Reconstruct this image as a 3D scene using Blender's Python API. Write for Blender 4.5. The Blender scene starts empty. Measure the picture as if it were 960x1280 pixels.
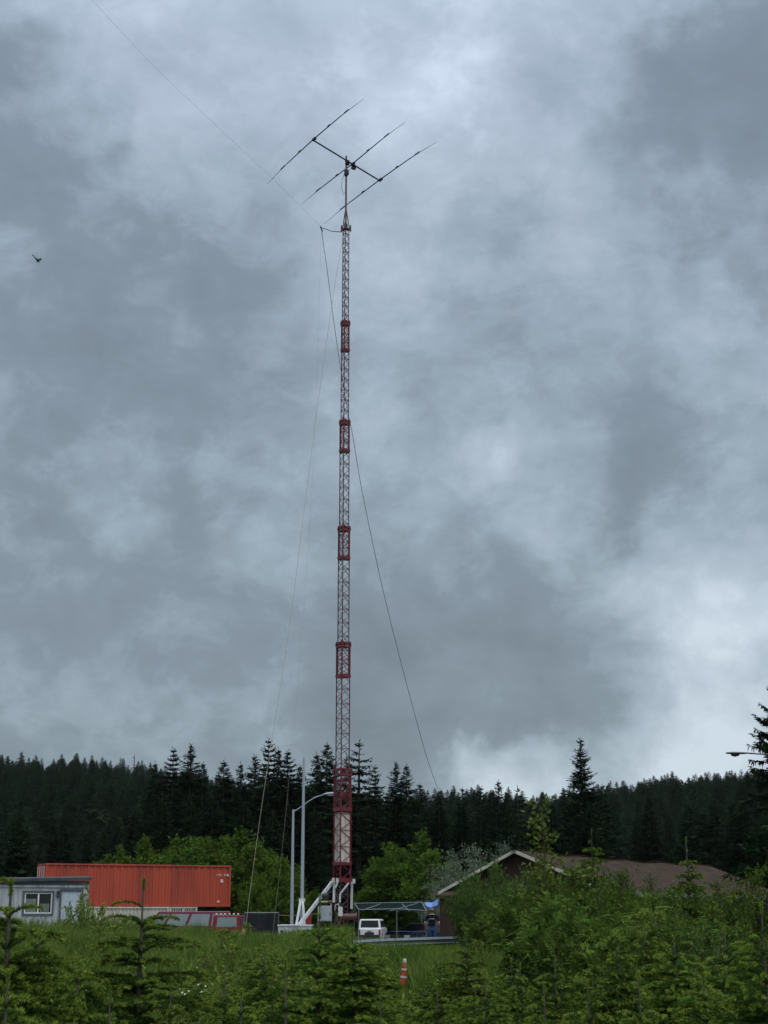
import bpy, math, random
import numpy as np
from mathutils import Vector, Matrix
SC = bpy.context.scene
COL = SC.collection
R = math.radians
random.seed(7)
RNG = np.random.default_rng(11)

# ------------------------------------------------------------------ camera
F, PITCH, EYE = 1926.0, math.atan(503 / 1926.0), 2.0
CP, SP = math.cos(PITCH), math.sin(PITCH)
cam = bpy.data.cameras.new('camera')
cam.sensor_fit = 'VERTICAL'; cam.sensor_height = 36.0; cam.lens = F / 1280 * 36.0
cam.clip_start = 0.1; cam.clip_end = 6000
cam_o = bpy.data.objects.new('camera', cam); COL.objects.link(cam_o)
cam_o.location = (0, 0, EYE); cam_o.rotation_euler = (R(90) + PITCH, 0, 0)
SC.camera = cam_o

def ray(px, py):
    u, v = (px - 480) / F, (640 - py) / F
    return Vector((u, CP - v * SP, SP + v * CP))
def at(px, py, D):                      # the world point D metres ahead seen at a photo pixel
    d = ray(px, py); t = D / d.y
    return Vector((d.x * t, D, EYE + d.z * t))
def at_z(px, py, z):
    d = ray(px, py); t = (z - EYE) / d.z
    return Vector((d.x * t, d.y * t, z))

def sstep(a, b, x):
    t = np.clip((np.asarray(x, float) - a) / (b - a), 0, 1)
    return t * t * (3 - 2 * t)
def gz(x, y):                           # height of the ground
    x = np.asarray(x, float); y = np.asarray(y, float)
    z = .5 * sstep(32, 44, y) - .42 * sstep(67, 77, y)
    z = z + .05 * np.sin(x * .9 + y * .35) * np.cos(y * .6) * (1 - sstep(60, 80, y))
    return z
def G(x, y): return float(gz(x, y))

# ------------------------------------------------------------------ materials
MATS = {}
def new_mat(name):
    m = bpy.data.materials.new(name); m.use_nodes = True
    nt = m.node_tree; nt.nodes.clear(); MATS[name] = m
    return m, nt
def N(nt, t, **kw):
    n = nt.nodes.new(t)
    for k, v in kw.items():
        if k in n.inputs.keys() if hasattr(n.inputs, 'keys') else False: n.inputs[k].default_value = v
        else: setattr(n, k, v)
    return n
def rgba(c): return (c[0], c[1], c[2], 1)

def paint(name, c, rough=.5, metal=0.0, dirt=None, amt=.35, scale=2.0, streak=False, bump=0.0, spec=.5, fine=0):
    """painted or raw surface: base colour broken up by weathering stains of their own shape"""
    m, nt = new_mat(name)
    out = N(nt, 'ShaderNodeOutputMaterial'); b = N(nt, 'ShaderNodeBsdfPrincipled')
    nt.links.new(b.outputs[0], out.inputs[0])
    b.inputs['Roughness'].default_value = rough; b.inputs['Metallic'].default_value = metal
    b.inputs['Specular IOR Level'].default_value = spec
    tc = N(nt, 'ShaderNodeTexCoord'); mp = N(nt, 'ShaderNodeMapping')
    nt.links.new(tc.outputs['Object'], mp.inputs[0])
    mp.inputs['Scale'].default_value = (scale, scale, scale * (.14 if streak else 1))
    nz = N(nt, 'ShaderNodeTexNoise'); nz.inputs['Scale'].default_value = 1.0
    nz.inputs['Detail'].default_value = 7; nz.inputs['Roughness'].default_value = .65
    nt.links.new(mp.outputs[0], nz.inputs['Vector'])
    mr = N(nt, 'ShaderNodeMapRange'); mr.inputs[1].default_value = .42; mr.inputs[2].default_value = .72
    mr.inputs[4].default_value = amt
    nt.links.new(nz.outputs[0], mr.inputs[0])
    mx = N(nt, 'ShaderNodeMix', data_type='RGBA')
    d = dirt or (c[0] * .45, c[1] * .42, c[2] * .4)
    mx.inputs[6].default_value = rgba(c); mx.inputs[7].default_value = rgba(d)
    nt.links.new(mr.outputs[0], mx.inputs[0]); nt.links.new(mx.outputs[2], b.inputs['Base Color'])
    if bump:
        bp = N(nt, 'ShaderNodeBump'); bp.inputs['Strength'].default_value = bump; bp.inputs['Distance'].default_value = .02
        n2 = N(nt, 'ShaderNodeTexNoise'); n2.inputs['Scale'].default_value = fine or 30
        nt.links.new(tc.outputs['Object'], n2.inputs['Vector'])
        nt.links.new(n2.outputs[0], bp.inputs['Height']); nt.links.new(bp.outputs[0], b.inputs['Normal'])
    return m

def foliage(name, c0, c1, trans=.25, c2=None, per_tree=.3, gloss=.0, patch=0.0):
    """leaves: each leaf its own tone between c0 and c1, each plant a little different"""
    m, nt = new_mat(name)
    out = N(nt, 'ShaderNodeOutputMaterial')
    ge = N(nt, 'ShaderNodeNewGeometry'); oi = N(nt, 'ShaderNodeObjectInfo')
    mx = N(nt, 'ShaderNodeMix', data_type='RGBA')
    mx.inputs[6].default_value = rgba(c0); mx.inputs[7].default_value = rgba(c1)
    nt.links.new(ge.outputs['Random Per Island'], mx.inputs[0])
    hs = N(nt, 'ShaderNodeHueSaturation')
    mr = N(nt, 'ShaderNodeMapRange'); mr.inputs[3].default_value = 1 - per_tree; mr.inputs[4].default_value = 1 + per_tree
    nt.links.new(oi.outputs['Random'], mr.inputs[0]); nt.links.new(mr.outputs[0], hs.inputs['Value'])
    mr2 = N(nt, 'ShaderNodeMapRange'); mr2.inputs[3].default_value = .488; mr2.inputs[4].default_value = .512
    ml = N(nt, 'ShaderNodeMath', operation='FRACT'); mm = N(nt, 'ShaderNodeMath', operation='MULTIPLY'); mm.inputs[1].default_value = 7.31
    nt.links.new(oi.outputs['Random'], mm.inputs[0]); nt.links.new(mm.outputs[0], ml.inputs[0]); nt.links.new(ml.outputs[0], mr2.inputs[0])
    nt.links.new(mr2.outputs[0], hs.inputs['Hue'])
    src = mx.outputs[2]
    if c2:                                  # drifts of another tone growing in patches
        nz = N(nt, 'ShaderNodeTexNoise'); nz.inputs['Scale'].default_value = patch; nz.inputs['Detail'].default_value = 5; nz.inputs['Roughness'].default_value = .7
        nt.links.new(ge.outputs['Position'], nz.inputs['Vector'])
        m3 = N(nt, 'ShaderNodeMapRange'); m3.inputs[1].default_value = .46; m3.inputs[2].default_value = .60; nt.links.new(nz.outputs[0], m3.inputs[0])
        m4 = N(nt, 'ShaderNodeMix', data_type='RGBA'); nt.links.new(m3.outputs[0], m4.inputs[0]); nt.links.new(src, m4.inputs[6]); m4.inputs[7].default_value = rgba(c2); src = m4.outputs[2]
    nt.links.new(src, hs.inputs['Color'])
    df = N(nt, 'ShaderNodeBsdfDiffuse'); tr = N(nt, 'ShaderNodeBsdfTranslucent')
    nt.links.new(hs.outputs[0], df.inputs[0]); nt.links.new(hs.outputs[0], tr.inputs[0])
    ms = N(nt, 'ShaderNodeMixShader'); ms.inputs[0].default_value = trans
    nt.links.new(df.outputs[0], ms.inputs[1]); nt.links.new(tr.outputs[0], ms.inputs[2])
    last = ms
    if gloss:
        gl = N(nt, 'ShaderNodeBsdfGlossy'); gl.inputs['Roughness'].default_value = .45
        m2 = N(nt, 'ShaderNodeMixShader'); m2.inputs[0].default_value = gloss
        nt.links.new(ms.outputs[0], m2.inputs[1]); nt.links.new(gl.outputs[0], m2.inputs[2]); last = m2
    nt.links.new(last.outputs[0], out.inputs[0])
    return m

M = dict(
    rail=paint('dull galvanised rail', (.17, .185, .20), .6, metal=.2, dirt=(.12, .13, .14), amt=.6, scale=2),
    bark=paint('spruce bark', (.10, .085, .07), .9, amt=.6, scale=6, bump=.4, spec=.1),
    stem=paint('shrub stem', (.13, .11, .07), .85, amt=.5, scale=8, spec=.1),
    snag=paint('bleached dead wood', (.16, .155, .14), .9, amt=.5, scale=4, spec=.1),
    spruce=foliage('spruce needles', (.010, .021, .009), (.028, .046, .018), .05, per_tree=.35),
    hillspruce=foliage('hillside spruce needles', (.016, .036, .016), (.036, .060, .026), .05, c2=(.042, .066, .027), patch=.012),
    needle=foliage('young spruce needles', (.042, .082, .016), (.098, .152, .030), .2, per_tree=.28),
    tip=foliage('young spruce fresh shoots', (.145, .21, .034), (.245, .31, .052), .3, per_tree=.25),
    alder=foliage('alder leaves', (.042, .082, .011), (.095, .142, .021), .3, per_tree=.2),
    darkleaf=foliage('dark willow leaves', (.040, .082, .015), (.102, .156, .033), .25, per_tree=.25),
    silver=foliage('silver willow leaves', (.10, .14, .085), (.19, .23, .155), .2, per_tree=.15),
    elder=foliage('elder leaves', (.056, .110, .018), (.130, .188, .034), .3, per_tree=.2),
    sapling=foliage('sapling leaves', (.085, .115, .022), (.14, .165, .035), .3, per_tree=.1),
    weed=foliage('fireweed leaves', (.09, .14, .022), (.18, .23, .045), .3, per_tree=.2),
    grass=foliage('long grass', (.046, .092, .014), (.140, .195, .036), .3, per_tree=.05, c2=(.165, .20, .048), patch=.55),
    petal=paint('white petals', (.75, .75, .70), .7, amt=.1),
    red=paint('red oxide tower paint', (.165, .008, .016), .5, dirt=(.07, .015, .015), amt=.6, scale=5),
    legs=paint('weathered tower steel', (.11, .038, .038), .55, metal=.1, dirt=(.06, .045, .048), amt=.7, scale=3),
    brace=paint('tower bracing steel', (.13, .072, .072), .55, metal=.15, amt=.5, scale=4),
    dark=paint('black anodised tube', (.02, .022, .025), .45, metal=.3, amt=.3),
    alu=paint('weathered aluminium tube', (.10, .105, .11), .45, metal=.4, amt=.4, scale=8),
    wrap=paint('stained white sheeting', (.55, .50, .44), .7, dirt=(.28, .18, .11), amt=.85, scale=2.2, streak=True),
    white=paint('chipped white steel', (.56, .58, .58), .55, dirt=(.26, .22, .18), amt=.7, scale=3.5, streak=True),
    galv=paint('galvanised steel', (.36, .40, .44), .55, metal=.25, dirt=(.24, .27, .30), amt=.5, scale=5, streak=True),
    cab=paint('grey cabinet paint', (.33, .36, .38), .5, dirt=(.2, .2, .2), amt=.45, scale=4, streak=True),
    container=paint('faded orange red container paint', (.39, .053, .020), .6, dirt=(.16, .026, .015), amt=.75, scale=1.4, streak=True),
    cwhite=paint('cream container paint', (.50, .49, .42), .6, dirt=(.27, .21, .14), amt=.6, scale=2, streak=True),
    cmark=paint('white stencil paint', (.62, .55, .52), .6, amt=.3, scale=9),
    siding=paint('weathered grey plywood siding', (.42, .44, .45), .8, dirt=(.13, .145, .155), amt=.8, scale=6, streak=True, bump=.2, spec=.2),
    trim=paint('dark weathered trim board', (.095, .11, .125), .8, dirt=(.05, .055, .06), amt=.6, scale=4, spec=.2),
    roofing=paint('bitumen roofing', (.035, .04, .045), .85, dirt=(.10, .11, .115), amt=.7, scale=1.5, spec=.3),
    doorp=paint('pale blue grey door', (.42, .48, .54), .6, dirt=(.27, .31, .34), amt=.5, scale=5, streak=True),
    sash=paint('white window sash', (.72, .72, .70), .5, amt=.25, scale=6),
    glass=paint('dark window glass', (.014, .017, .017), .10, amt=.2, spec=.5),
    glassp=paint('glass painted with sky sheen', (.20, .24, .235), .10, dirt=(.13, .16, .16), amt=.6, scale=2.5, spec=.8),  # pale base colour carries the sky's reflection in the panes
    blind=paint('window blind', (.20, .25, .22), .7, amt=.4, scale=9),
    maroon=paint('dusty maroon car paint', (.13, .013, .030), .35, dirt=(.09, .04, .04), amt=.4, scale=2.5),
    carred=paint('dark red car paint', (.20, .010, .022), .3, amt=.3),
    carwhite=paint('white car paint', (.70, .71, .72), .35, dirt=(.45, .43, .40), amt=.4, scale=2),
    carblue=paint('dark blue car paint', (.020, .032, .075), .25, amt=.35),
    black=paint('black plastic', (.015, .015, .017), .55, amt=.3),
    tarpk=paint('black tarpaulin', (.010, .011, .014), .7, dirt=(.028, .030, .036), amt=.6, scale=3, spec=.2),
    rubber=paint('tyre rubber', (.02, .02, .02), .85, amt=.3),
    lampred=paint('tail lamp lens', (.25, .01, .01), .2, amt=.2),
    lampclr=paint('clear lamp lens', (.55, .55, .52), .15, amt=.2),
    brown=paint('dark brown painted boards', (.055, .032, .026), .8, dirt=(.03, .02, .017), amt=.6, scale=5, streak=True, spec=.2),
    roofb=paint('brown asphalt shingles', (.062, .037, .029), .9, dirt=(.032, .025, .019), amt=.75, scale=1.3, bump=.5, fine=14, spec=.1),
    barge=paint('peeling cream bargeboard', (.55, .52, .42), .7, dirt=(.24, .21, .16), amt=.6, scale=3),
    canopy=paint('dark green tarp roof', (.012, .02, .018), .95, amt=.4, spec=.0),
    bluetarp=paint('blue tarpaulin', (.10, .20, .50), .4, dirt=(.07, .14, .38), amt=.5, scale=3),
    coneo=paint('orange cone plastic', (.50, .045, .025), .5, dirt=(.32, .04, .03), amt=.5, scale=9),
    conew=paint('white reflective sleeve', (.56, .55, .52), .6, dirt=(.30, .24, .20), amt=.8, scale=14),
    yellow=paint('faded yellow paint', (.30, .22, .05), .6, dirt=(.16, .13, .05), amt=.5, scale=9),
    rope=paint('pale rope', (.40, .36, .25), .8, amt=.3, scale=9),
    coax=paint('grey coaxial cable', (.05, .055, .06), .5, amt=.2),
    skin=paint('skin', (.42, .24, .17), .6, amt=.15, spec=.3),
    navy=paint('navy cotton', (.008, .010, .022), .9, amt=.3, spec=.1),
    jeans=paint('blue denim', (.035, .065, .14), .9, amt=.4, scale=6, spec=.1),
    hair=paint('grey hair', (.10, .085, .07), .7, amt=.4, scale=20),
    feather=paint('dark feathers', (.02, .018, .016), .8, amt=.3),
    can=paint('red fuel can plastic', (.32, .02, .02), .5, amt=.3),
)
m, nt = new_mat('brown asphalt shingle courses')
out = N(nt, 'ShaderNodeOutputMaterial'); b = N(nt, 'ShaderNodeBsdfPrincipled'); nt.links.new(b.outputs[0], out.inputs[0])
b.inputs['Roughness'].default_value = .95; b.inputs['Specular IOR Level'].default_value = .08
tc = N(nt, 'ShaderNodeTexCoord'); bk = N(nt, 'ShaderNodeTexBrick'); nt.links.new(tc.outputs['Object'], bk.inputs['Vector'])
bk.inputs['Scale'].default_value = 1.0; bk.inputs['Brick Width'].default_value = .55; bk.inputs['Row Height'].default_value = .30; bk.inputs['Mortar Size'].default_value = .022
bk.inputs['Color1'].default_value = (.068, .040, .026, 1); bk.inputs['Color2'].default_value = (.040, .026, .018, 1); bk.inputs['Mortar'].default_value = (.014, .010, .009, 1)
nz = N(nt, 'ShaderNodeTexNoise'); nz.inputs['Scale'].default_value = .9; nz.inputs['Detail'].default_value = 8; nz.inputs['Roughness'].default_value = .7; nt.links.new(tc.outputs['Object'], nz.inputs['Vector'])
mr = N(nt, 'ShaderNodeMapRange'); mr.inputs[1].default_value = .5; mr.inputs[2].default_value = .68; mr.inputs[4].default_value = .8; nt.links.new(nz.outputs[0], mr.inputs[0])
mx = N(nt, 'ShaderNodeMix', data_type='RGBA'); mx.inputs[7].default_value = (.040, .040, .020, 1); nt.links.new(mr.outputs[0], mx.inputs[0]); nt.links.new(bk.outputs[0], mx.inputs[6]); nt.links.new(mx.outputs[2], b.inputs['Base Color'])
bp = N(nt, 'ShaderNodeBump'); bp.inputs['Strength'].default_value = .6; bp.inputs['Distance'].default_value = .03; nt.links.new(bk.outputs['Fac'], bp.inputs['Height']); bp.invert = True; nt.links.new(bp.outputs[0], b.inputs['Normal'])
M['roofb'] = m
# ground: damp earth and moss near, gravel on the lot
m, nt = new_mat('damp earth, moss and gravel')
out = N(nt, 'ShaderNodeOutputMaterial'); b = N(nt, 'ShaderNodeBsdfPrincipled'); nt.links.new(b.outputs[0], out.inputs[0])
b.inputs['Roughness'].default_value = .95; b.inputs['Specular IOR Level'].default_value = .15
tc = N(nt, 'ShaderNodeTexCoord'); nz = N(nt, 'ShaderNodeTexNoise'); nz.inputs['Scale'].default_value = .35; nz.inputs['Detail'].default_value = 9
nt.links.new(tc.outputs['Object'], nz.inputs['Vector'])
cr = N(nt, 'ShaderNodeValToRGB'); nt.links.new(nz.outputs[0], cr.inputs[0])
cr.color_ramp.elements[0].color = (.022, .030, .010, 1); cr.color_ramp.elements[0].position = .35
cr.color_ramp.elements[1].color = (.055, .062, .025, 1); cr.color_ramp.elements[1].position = .68
sx = N(nt, 'ShaderNodeSeparateXYZ'); nt.links.new(tc.outputs['Object'], sx.inputs[0])
mr = N(nt, 'ShaderNodeMapRange'); mr.inputs[1].default_value = 69; mr.inputs[2].default_value = 73; nt.links.new(sx.outputs[1], mr.inputs[0])
mr2 = N(nt, 'ShaderNodeMapRange'); mr2.inputs[1].default_value = 104; mr2.inputs[2].default_value = 110; mr2.inputs[3].default_value = 1; mr2.inputs[4].default_value = 0
nt.links.new(sx.outputs[1], mr2.inputs[0]); mu = N(nt, 'ShaderNodeMath', operation='MULTIPLY'); nt.links.new(mr.outputs[0], mu.inputs[0]); nt.links.new(mr2.outputs[0], mu.inputs[1])
mx = N(nt, 'ShaderNodeMix', data_type='RGBA'); mx.inputs[7].default_value = (.16, .15, .135, 1)
nt.links.new(mu.outputs[0], mx.inputs[0]); nt.links.new(cr.outputs[0], mx.inputs[6]); nt.links.new(mx.outputs[2], b.inputs['Base Color'])
M['ground'] = m

# ------------------------------------------------------------------ object helpers
def tag(o, label=None, cat=None, group=None, kind=None):
    if label: o['label'] = label
    if cat: o['category'] = cat
    if group: o['group'] = group
    if kind: o['kind'] = kind
    return o
def thing(name, label, cat, loc=(0, 0, 0), rz=0.0, group=None):
    o = bpy.data.objects.new(name, None); COL.objects.link(o)
    o.empty_display_size = .2
    o.location = loc; o.rotation_euler = (0, 0, rz)
    return tag(o, label, cat, group)
def link(name, mesh, parent=None):
    o = bpy.data.objects.new(name, mesh); COL.objects.link(o)
    if parent: o.parent = parent
    return o
def copy_thing(src, label=None, group=None, loc=None, rz=None, scale=None):
    r = src.copy(); COL.objects.link(r)
    for ch in list(src.children):
        c = ch.copy(); COL.objects.link(c); c.parent = r
        for g in list(ch.children):
            d = g.copy(); COL.objects.link(d); d.parent = c
    if label: r['label'] = label
    if group: r['group'] = group
    if loc is not None: r.location = loc
    if rz is not None: r.rotation_euler = (0, 0, rz)
    if scale is not None: r.scale = scale if hasattr(scale, '__len__') else (scale,) * 3
    return r

class MB:
    """collects solids; build() links them as one mesh object"""
    def __init__(s): s.v, s.f, s.m, s.mats = [], [], [], []
    def mi(s, mat):
        if mat not in s.mats: s.mats.append(mat)
        return s.mats.index(mat)
    def add(s, vs, fs, mat):
        o = len(s.v); k = s.mi(mat)
        s.v += [tuple(v) for v in vs]
        for f in fs: s.f.append(tuple(i + o for i in f)); s.m.append(k)
        return s
    def hexa(s, p, mat):                 # 8 corners: bottom 4 (ccw), top 4
        return s.add(p, [(3, 2, 1, 0), (4, 5, 6, 7), (0, 1, 5, 4), (1, 2, 6, 5), (2, 3, 7, 6), (3, 0, 4, 7)], mat)
    def box(s, c, d, mat, rz=0.0):
        x, y, z = d[0] / 2, d[1] / 2, d[2] / 2
        ca, sa = math.cos(rz), math.sin(rz)
        p = []
        for zz in (-z, z):
            for a, b in ((-x, -y), (x, -y), (x, y), (-x, y)):
                p.append((c[0] + a * ca - b * sa, c[1] + a * sa + b * ca, c[2] + zz))
        return s.hexa(p, mat)
    def bar(s, p0, p1, w, mat, h=None):  # square bar between two points
        return s.tube([p0, p1], [w / 2 * 1.2] * 2, mat, 4)
    def tube(s, pts, rad, mat, n=6, cap=True):
        pts = [Vector(p) for p in pts]; k = len(pts)
        rad = rad if hasattr(rad, '__len__') else [rad] * k
        vs, fs = [], []; prev = None
        for i, p in enumerate(pts):
            t = (pts[min(i + 1, k - 1)] - pts[max(i - 1, 0)])
            t = t.normalized() if t.length > 1e-9 else Vector((0, 0, 1))
            a = prev if prev is not None else (Vector((0, 0, 1)) if abs(t.z) < .9 else Vector((1, 0, 0)))
            a = (a - t * a.dot(t)).normalized(); b = t.cross(a); prev = a
            for j in range(n):
                th = 2 * math.pi * j / n + math.pi / n
                vs.append(p + (a * math.cos(th) + b * math.sin(th)) * rad[i])
        for i in range(k - 1):
            for j in range(n):
                j2 = (j + 1) % n
                fs.append((i * n + j, i * n + j2, (i + 1) * n + j2, (i + 1) * n + j))
        if cap: fs += [tuple(range(n - 1, -1, -1)), tuple((k - 1) * n + j for j in range(n))]
        return s.add(vs, fs, mat)
    def prism(s, poly, y0, y1, mat):     # (x,z) polygon (ccw seen from -y) swept along y
        n = len(poly)
        vs = [(x, y0, z) for x, z in poly] + [(x, y1, z) for x, z in poly]
        fs = [tuple(range(n)), tuple(range(2 * n - 1, n - 1, -1))]
        for i in range(n):
            j = (i + 1) % n; fs.append((j, i, n + i, n + j))
        return s.add(vs, fs, mat)
    def slab(s, q, u0, u1, v0, v1, off, th, mat):
        """thin panel on a quad face (corners q: 00,10,11,01), pushed out by off"""
        q = [Vector(a) for a in q]
        def P(u, v): return (q[0] * (1 - u) + q[1] * u) * (1 - v) + (q[3] * (1 - u) + q[2] * u) * v
        n = (q[1] - q[0]).cross(q[3] - q[0]).normalized()
        c = [P(u0, v0), P(u1, v0), P(u1, v1), P(u0, v1)]
        return s.hexa([p + n * (off - th) for p in c] + [p + n * off for p in c], mat)
    def build(s, name, parent=None, smooth=False, bevel=0.0):
        me = bpy.data.meshes.new(name); me.from_pydata(s.v, [], s.f)
        for mt in s.mats: me.materials.append(M[mt])
        me.polygons.foreach_set('material_index', s.m)
        if smooth: me.polygons.foreach_set('use_smooth', [True] * len(s.f))
        me.update(); o = link(name, me, parent)
        if bevel:
            bv = o.modifiers.new('bevel', 'BEVEL'); bv.width = bevel; bv.segments = 2; bv.limit_method = 'ANGLE'
        return o

def np_mesh(name, V, faces, mats, midx=None, k=3):
    """fast mesh of equal-sided faces (k = 3 or 4)"""
    V = np.ascontiguousarray(V, np.float32).reshape(-1, 3); faces = np.ascontiguousarray(faces, np.int32).reshape(-1, k)
    me = bpy.data.meshes.new(name); n = len(faces)
    me.vertices.add(len(V)); me.vertices.foreach_set('co', V.ravel())
    me.loops.add(n * k); me.loops.foreach_set('vertex_index', faces.ravel())
    me.polygons.add(n); me.polygons.foreach_set('loop_start', np.arange(0, n * k, k, dtype=np.int32))
    for mt in mats: me.materials.append(M[mt])
    if midx is not None: me.polygons.foreach_set('material_index', np.ascontiguousarray(midx, np.int32))
    me.update(calc_edges=True); me.validate()
    return me
def unit(a): return a / np.maximum(np.linalg.norm(a, axis=-1, keepdims=True), 1e-9)
def leaf_quads(P, A, B, l, w, belly=.45):
    """diamond leaves: root P, axis A, side B"""
    l = np.asarray(l)[:, None]; w = np.asarray(w)[:, None]
    mid = P + A * l * belly
    V = np.stack([P, mid + B * w / 2, P + A * l, mid - B * w / 2], 1)
    return V.reshape(-1, 3), np.arange(len(P) * 4).reshape(-1, 4)
def rand_dirs(n): return unit(RNG.normal(size=(n, 3)))
SKYP = dict(warp=.085, warp2=.05, n1=.075, n2=.075, n3=.055, n4=.07, n5=.085, blob=.74, gain=1.07, zenith=4.6,
            c=[(0.0, (.18, .22, .26, 1)), (.3, (.225, .278, .33, 1)), (.5, (.315, .385, .455, 1)), (.75, (.43, .505, .585, 1)), (1.0, (.60, .68, .77, 1))],
            low=(.98, 1.0, .97, 1), high=(1.0, 1.025, 1.08, 1))
BLOBS = [(160, 80, 140, .16), (440, 90, 120, .15), (520, 40, 110, .12), (215, 190, 70, .13), (480, 40, 330, .10), (560, 300, 160, .12), (770, 240, 110, .14), (930, 400, 90, .10), (130, 615, 60, .13), (685, 600, 90, .26), (610, 565, 40, .12),
         (300, 730, 120, .05), (885, 740, 90, .22), (870, 850, 140, .30), (945, 900, 120, .10), (655, 992, 75, .62), (600, 1000, 60, .2), (880, 960, 110, .30), (190, 925, 140, .10), (380, 480, 90, .08), (700, 40, 130, .14), (60, 520, 120, -.10), (300, 850, 200, -.08), (40, 800, 90, .1), (560, 160, 90, .15),
         (25, 150, 85, -.30), (60, 300, 130, -.14), (900, 180, 130, -.26), (915, 80, 90, -.14), (290, 280, 110, -.12), (640, 370, 90, -.14), (190, 450, 210, -.14), (760, 560, 110, -.15), (560, 470, 90, -.14), (740, 700, 170, -.11), (130, 830, 170, -.26),
         (440, 810, 140, -.14), (540, 910, 130, -.24), (720, 870, 110, -.18), (955, 370, 50, -.22), (40, 620, 80, -.12), (330, 880, 110, -.10), (520, 700, 120, -.06), (830, 560, 60, -.1)]
# ------------------------------------------------------------------ setting: ground and hillside
def grid_sheet(name, us, ys, fz, mat):
    U, Y = np.meshgrid(us, ys); X = U * Y if name != 'ground' else U
    V = np.stack([X, Y, fz(X, Y)], -1).reshape(-1, 3)
    nu, ny = len(us), len(ys); i = np.arange(ny - 1)[:, None] * nu + np.arange(nu - 1)[None]
    q = np.stack([i, i + 1, i + nu + 1, i + nu], -1).reshape(-1, 4)
    me = np_mesh(name, V, q, [mat], k=4); me.polygons.foreach_set('use_smooth', [True] * len(q))
    return tag(link(name, me), kind='structure')
xs = np.unique(np.concatenate([np.linspace(-1500, -40, 20), np.linspace(-40, 40, 90), np.linspace(40, 1500, 20)]))
ysn = np.unique(np.concatenate([np.linspace(-600, 0, 8), np.linspace(0, 110, 150), np.linspace(110, 2500, 20)]))
grid_sheet('ground', xs, ysn, gz, 'ground')

TIPX = [-900, -400, 0, 60, 100, 170, 205, 300, 450, 560, 650, 700, 760, 800, 850, 930, 1000, 1400, 2000]
TIPY = [930, 935, 952, 949, 949, 957, 964, 985, 1000, 997, 1006, 1002, 991, 985, 976, 968, 964, 952, 940]
RIDGE = 610.0
def hz(x, y):
    px = 480 + np.asarray(x) / np.asarray(y) * 1990
    tip = np.interp(px, TIPX, TIPY)
    zr = (1143 - tip) / 2060 * RIDGE + EYE - 12
    t = np.clip((np.asarray(y, float) - 238) / (RIDGE - 238), 0, 1)
    h = zr * (t ** .9) * 1.0 - .6 * (1 - np.clip(t * 8, 0, 1))
    back = np.clip((np.asarray(y, float) - RIDGE) / 500, 0, 1)
    return h * (1 - back * back) + 2.0 * np.sin(x * .021) * np.sin(y * .017) * np.clip(t * 4, 0, 1) * (1 - back)
grid_sheet('hillside', np.linspace(-.9, .9, 120), np.linspace(236, 1150, 70), hz, 'ground')

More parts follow.
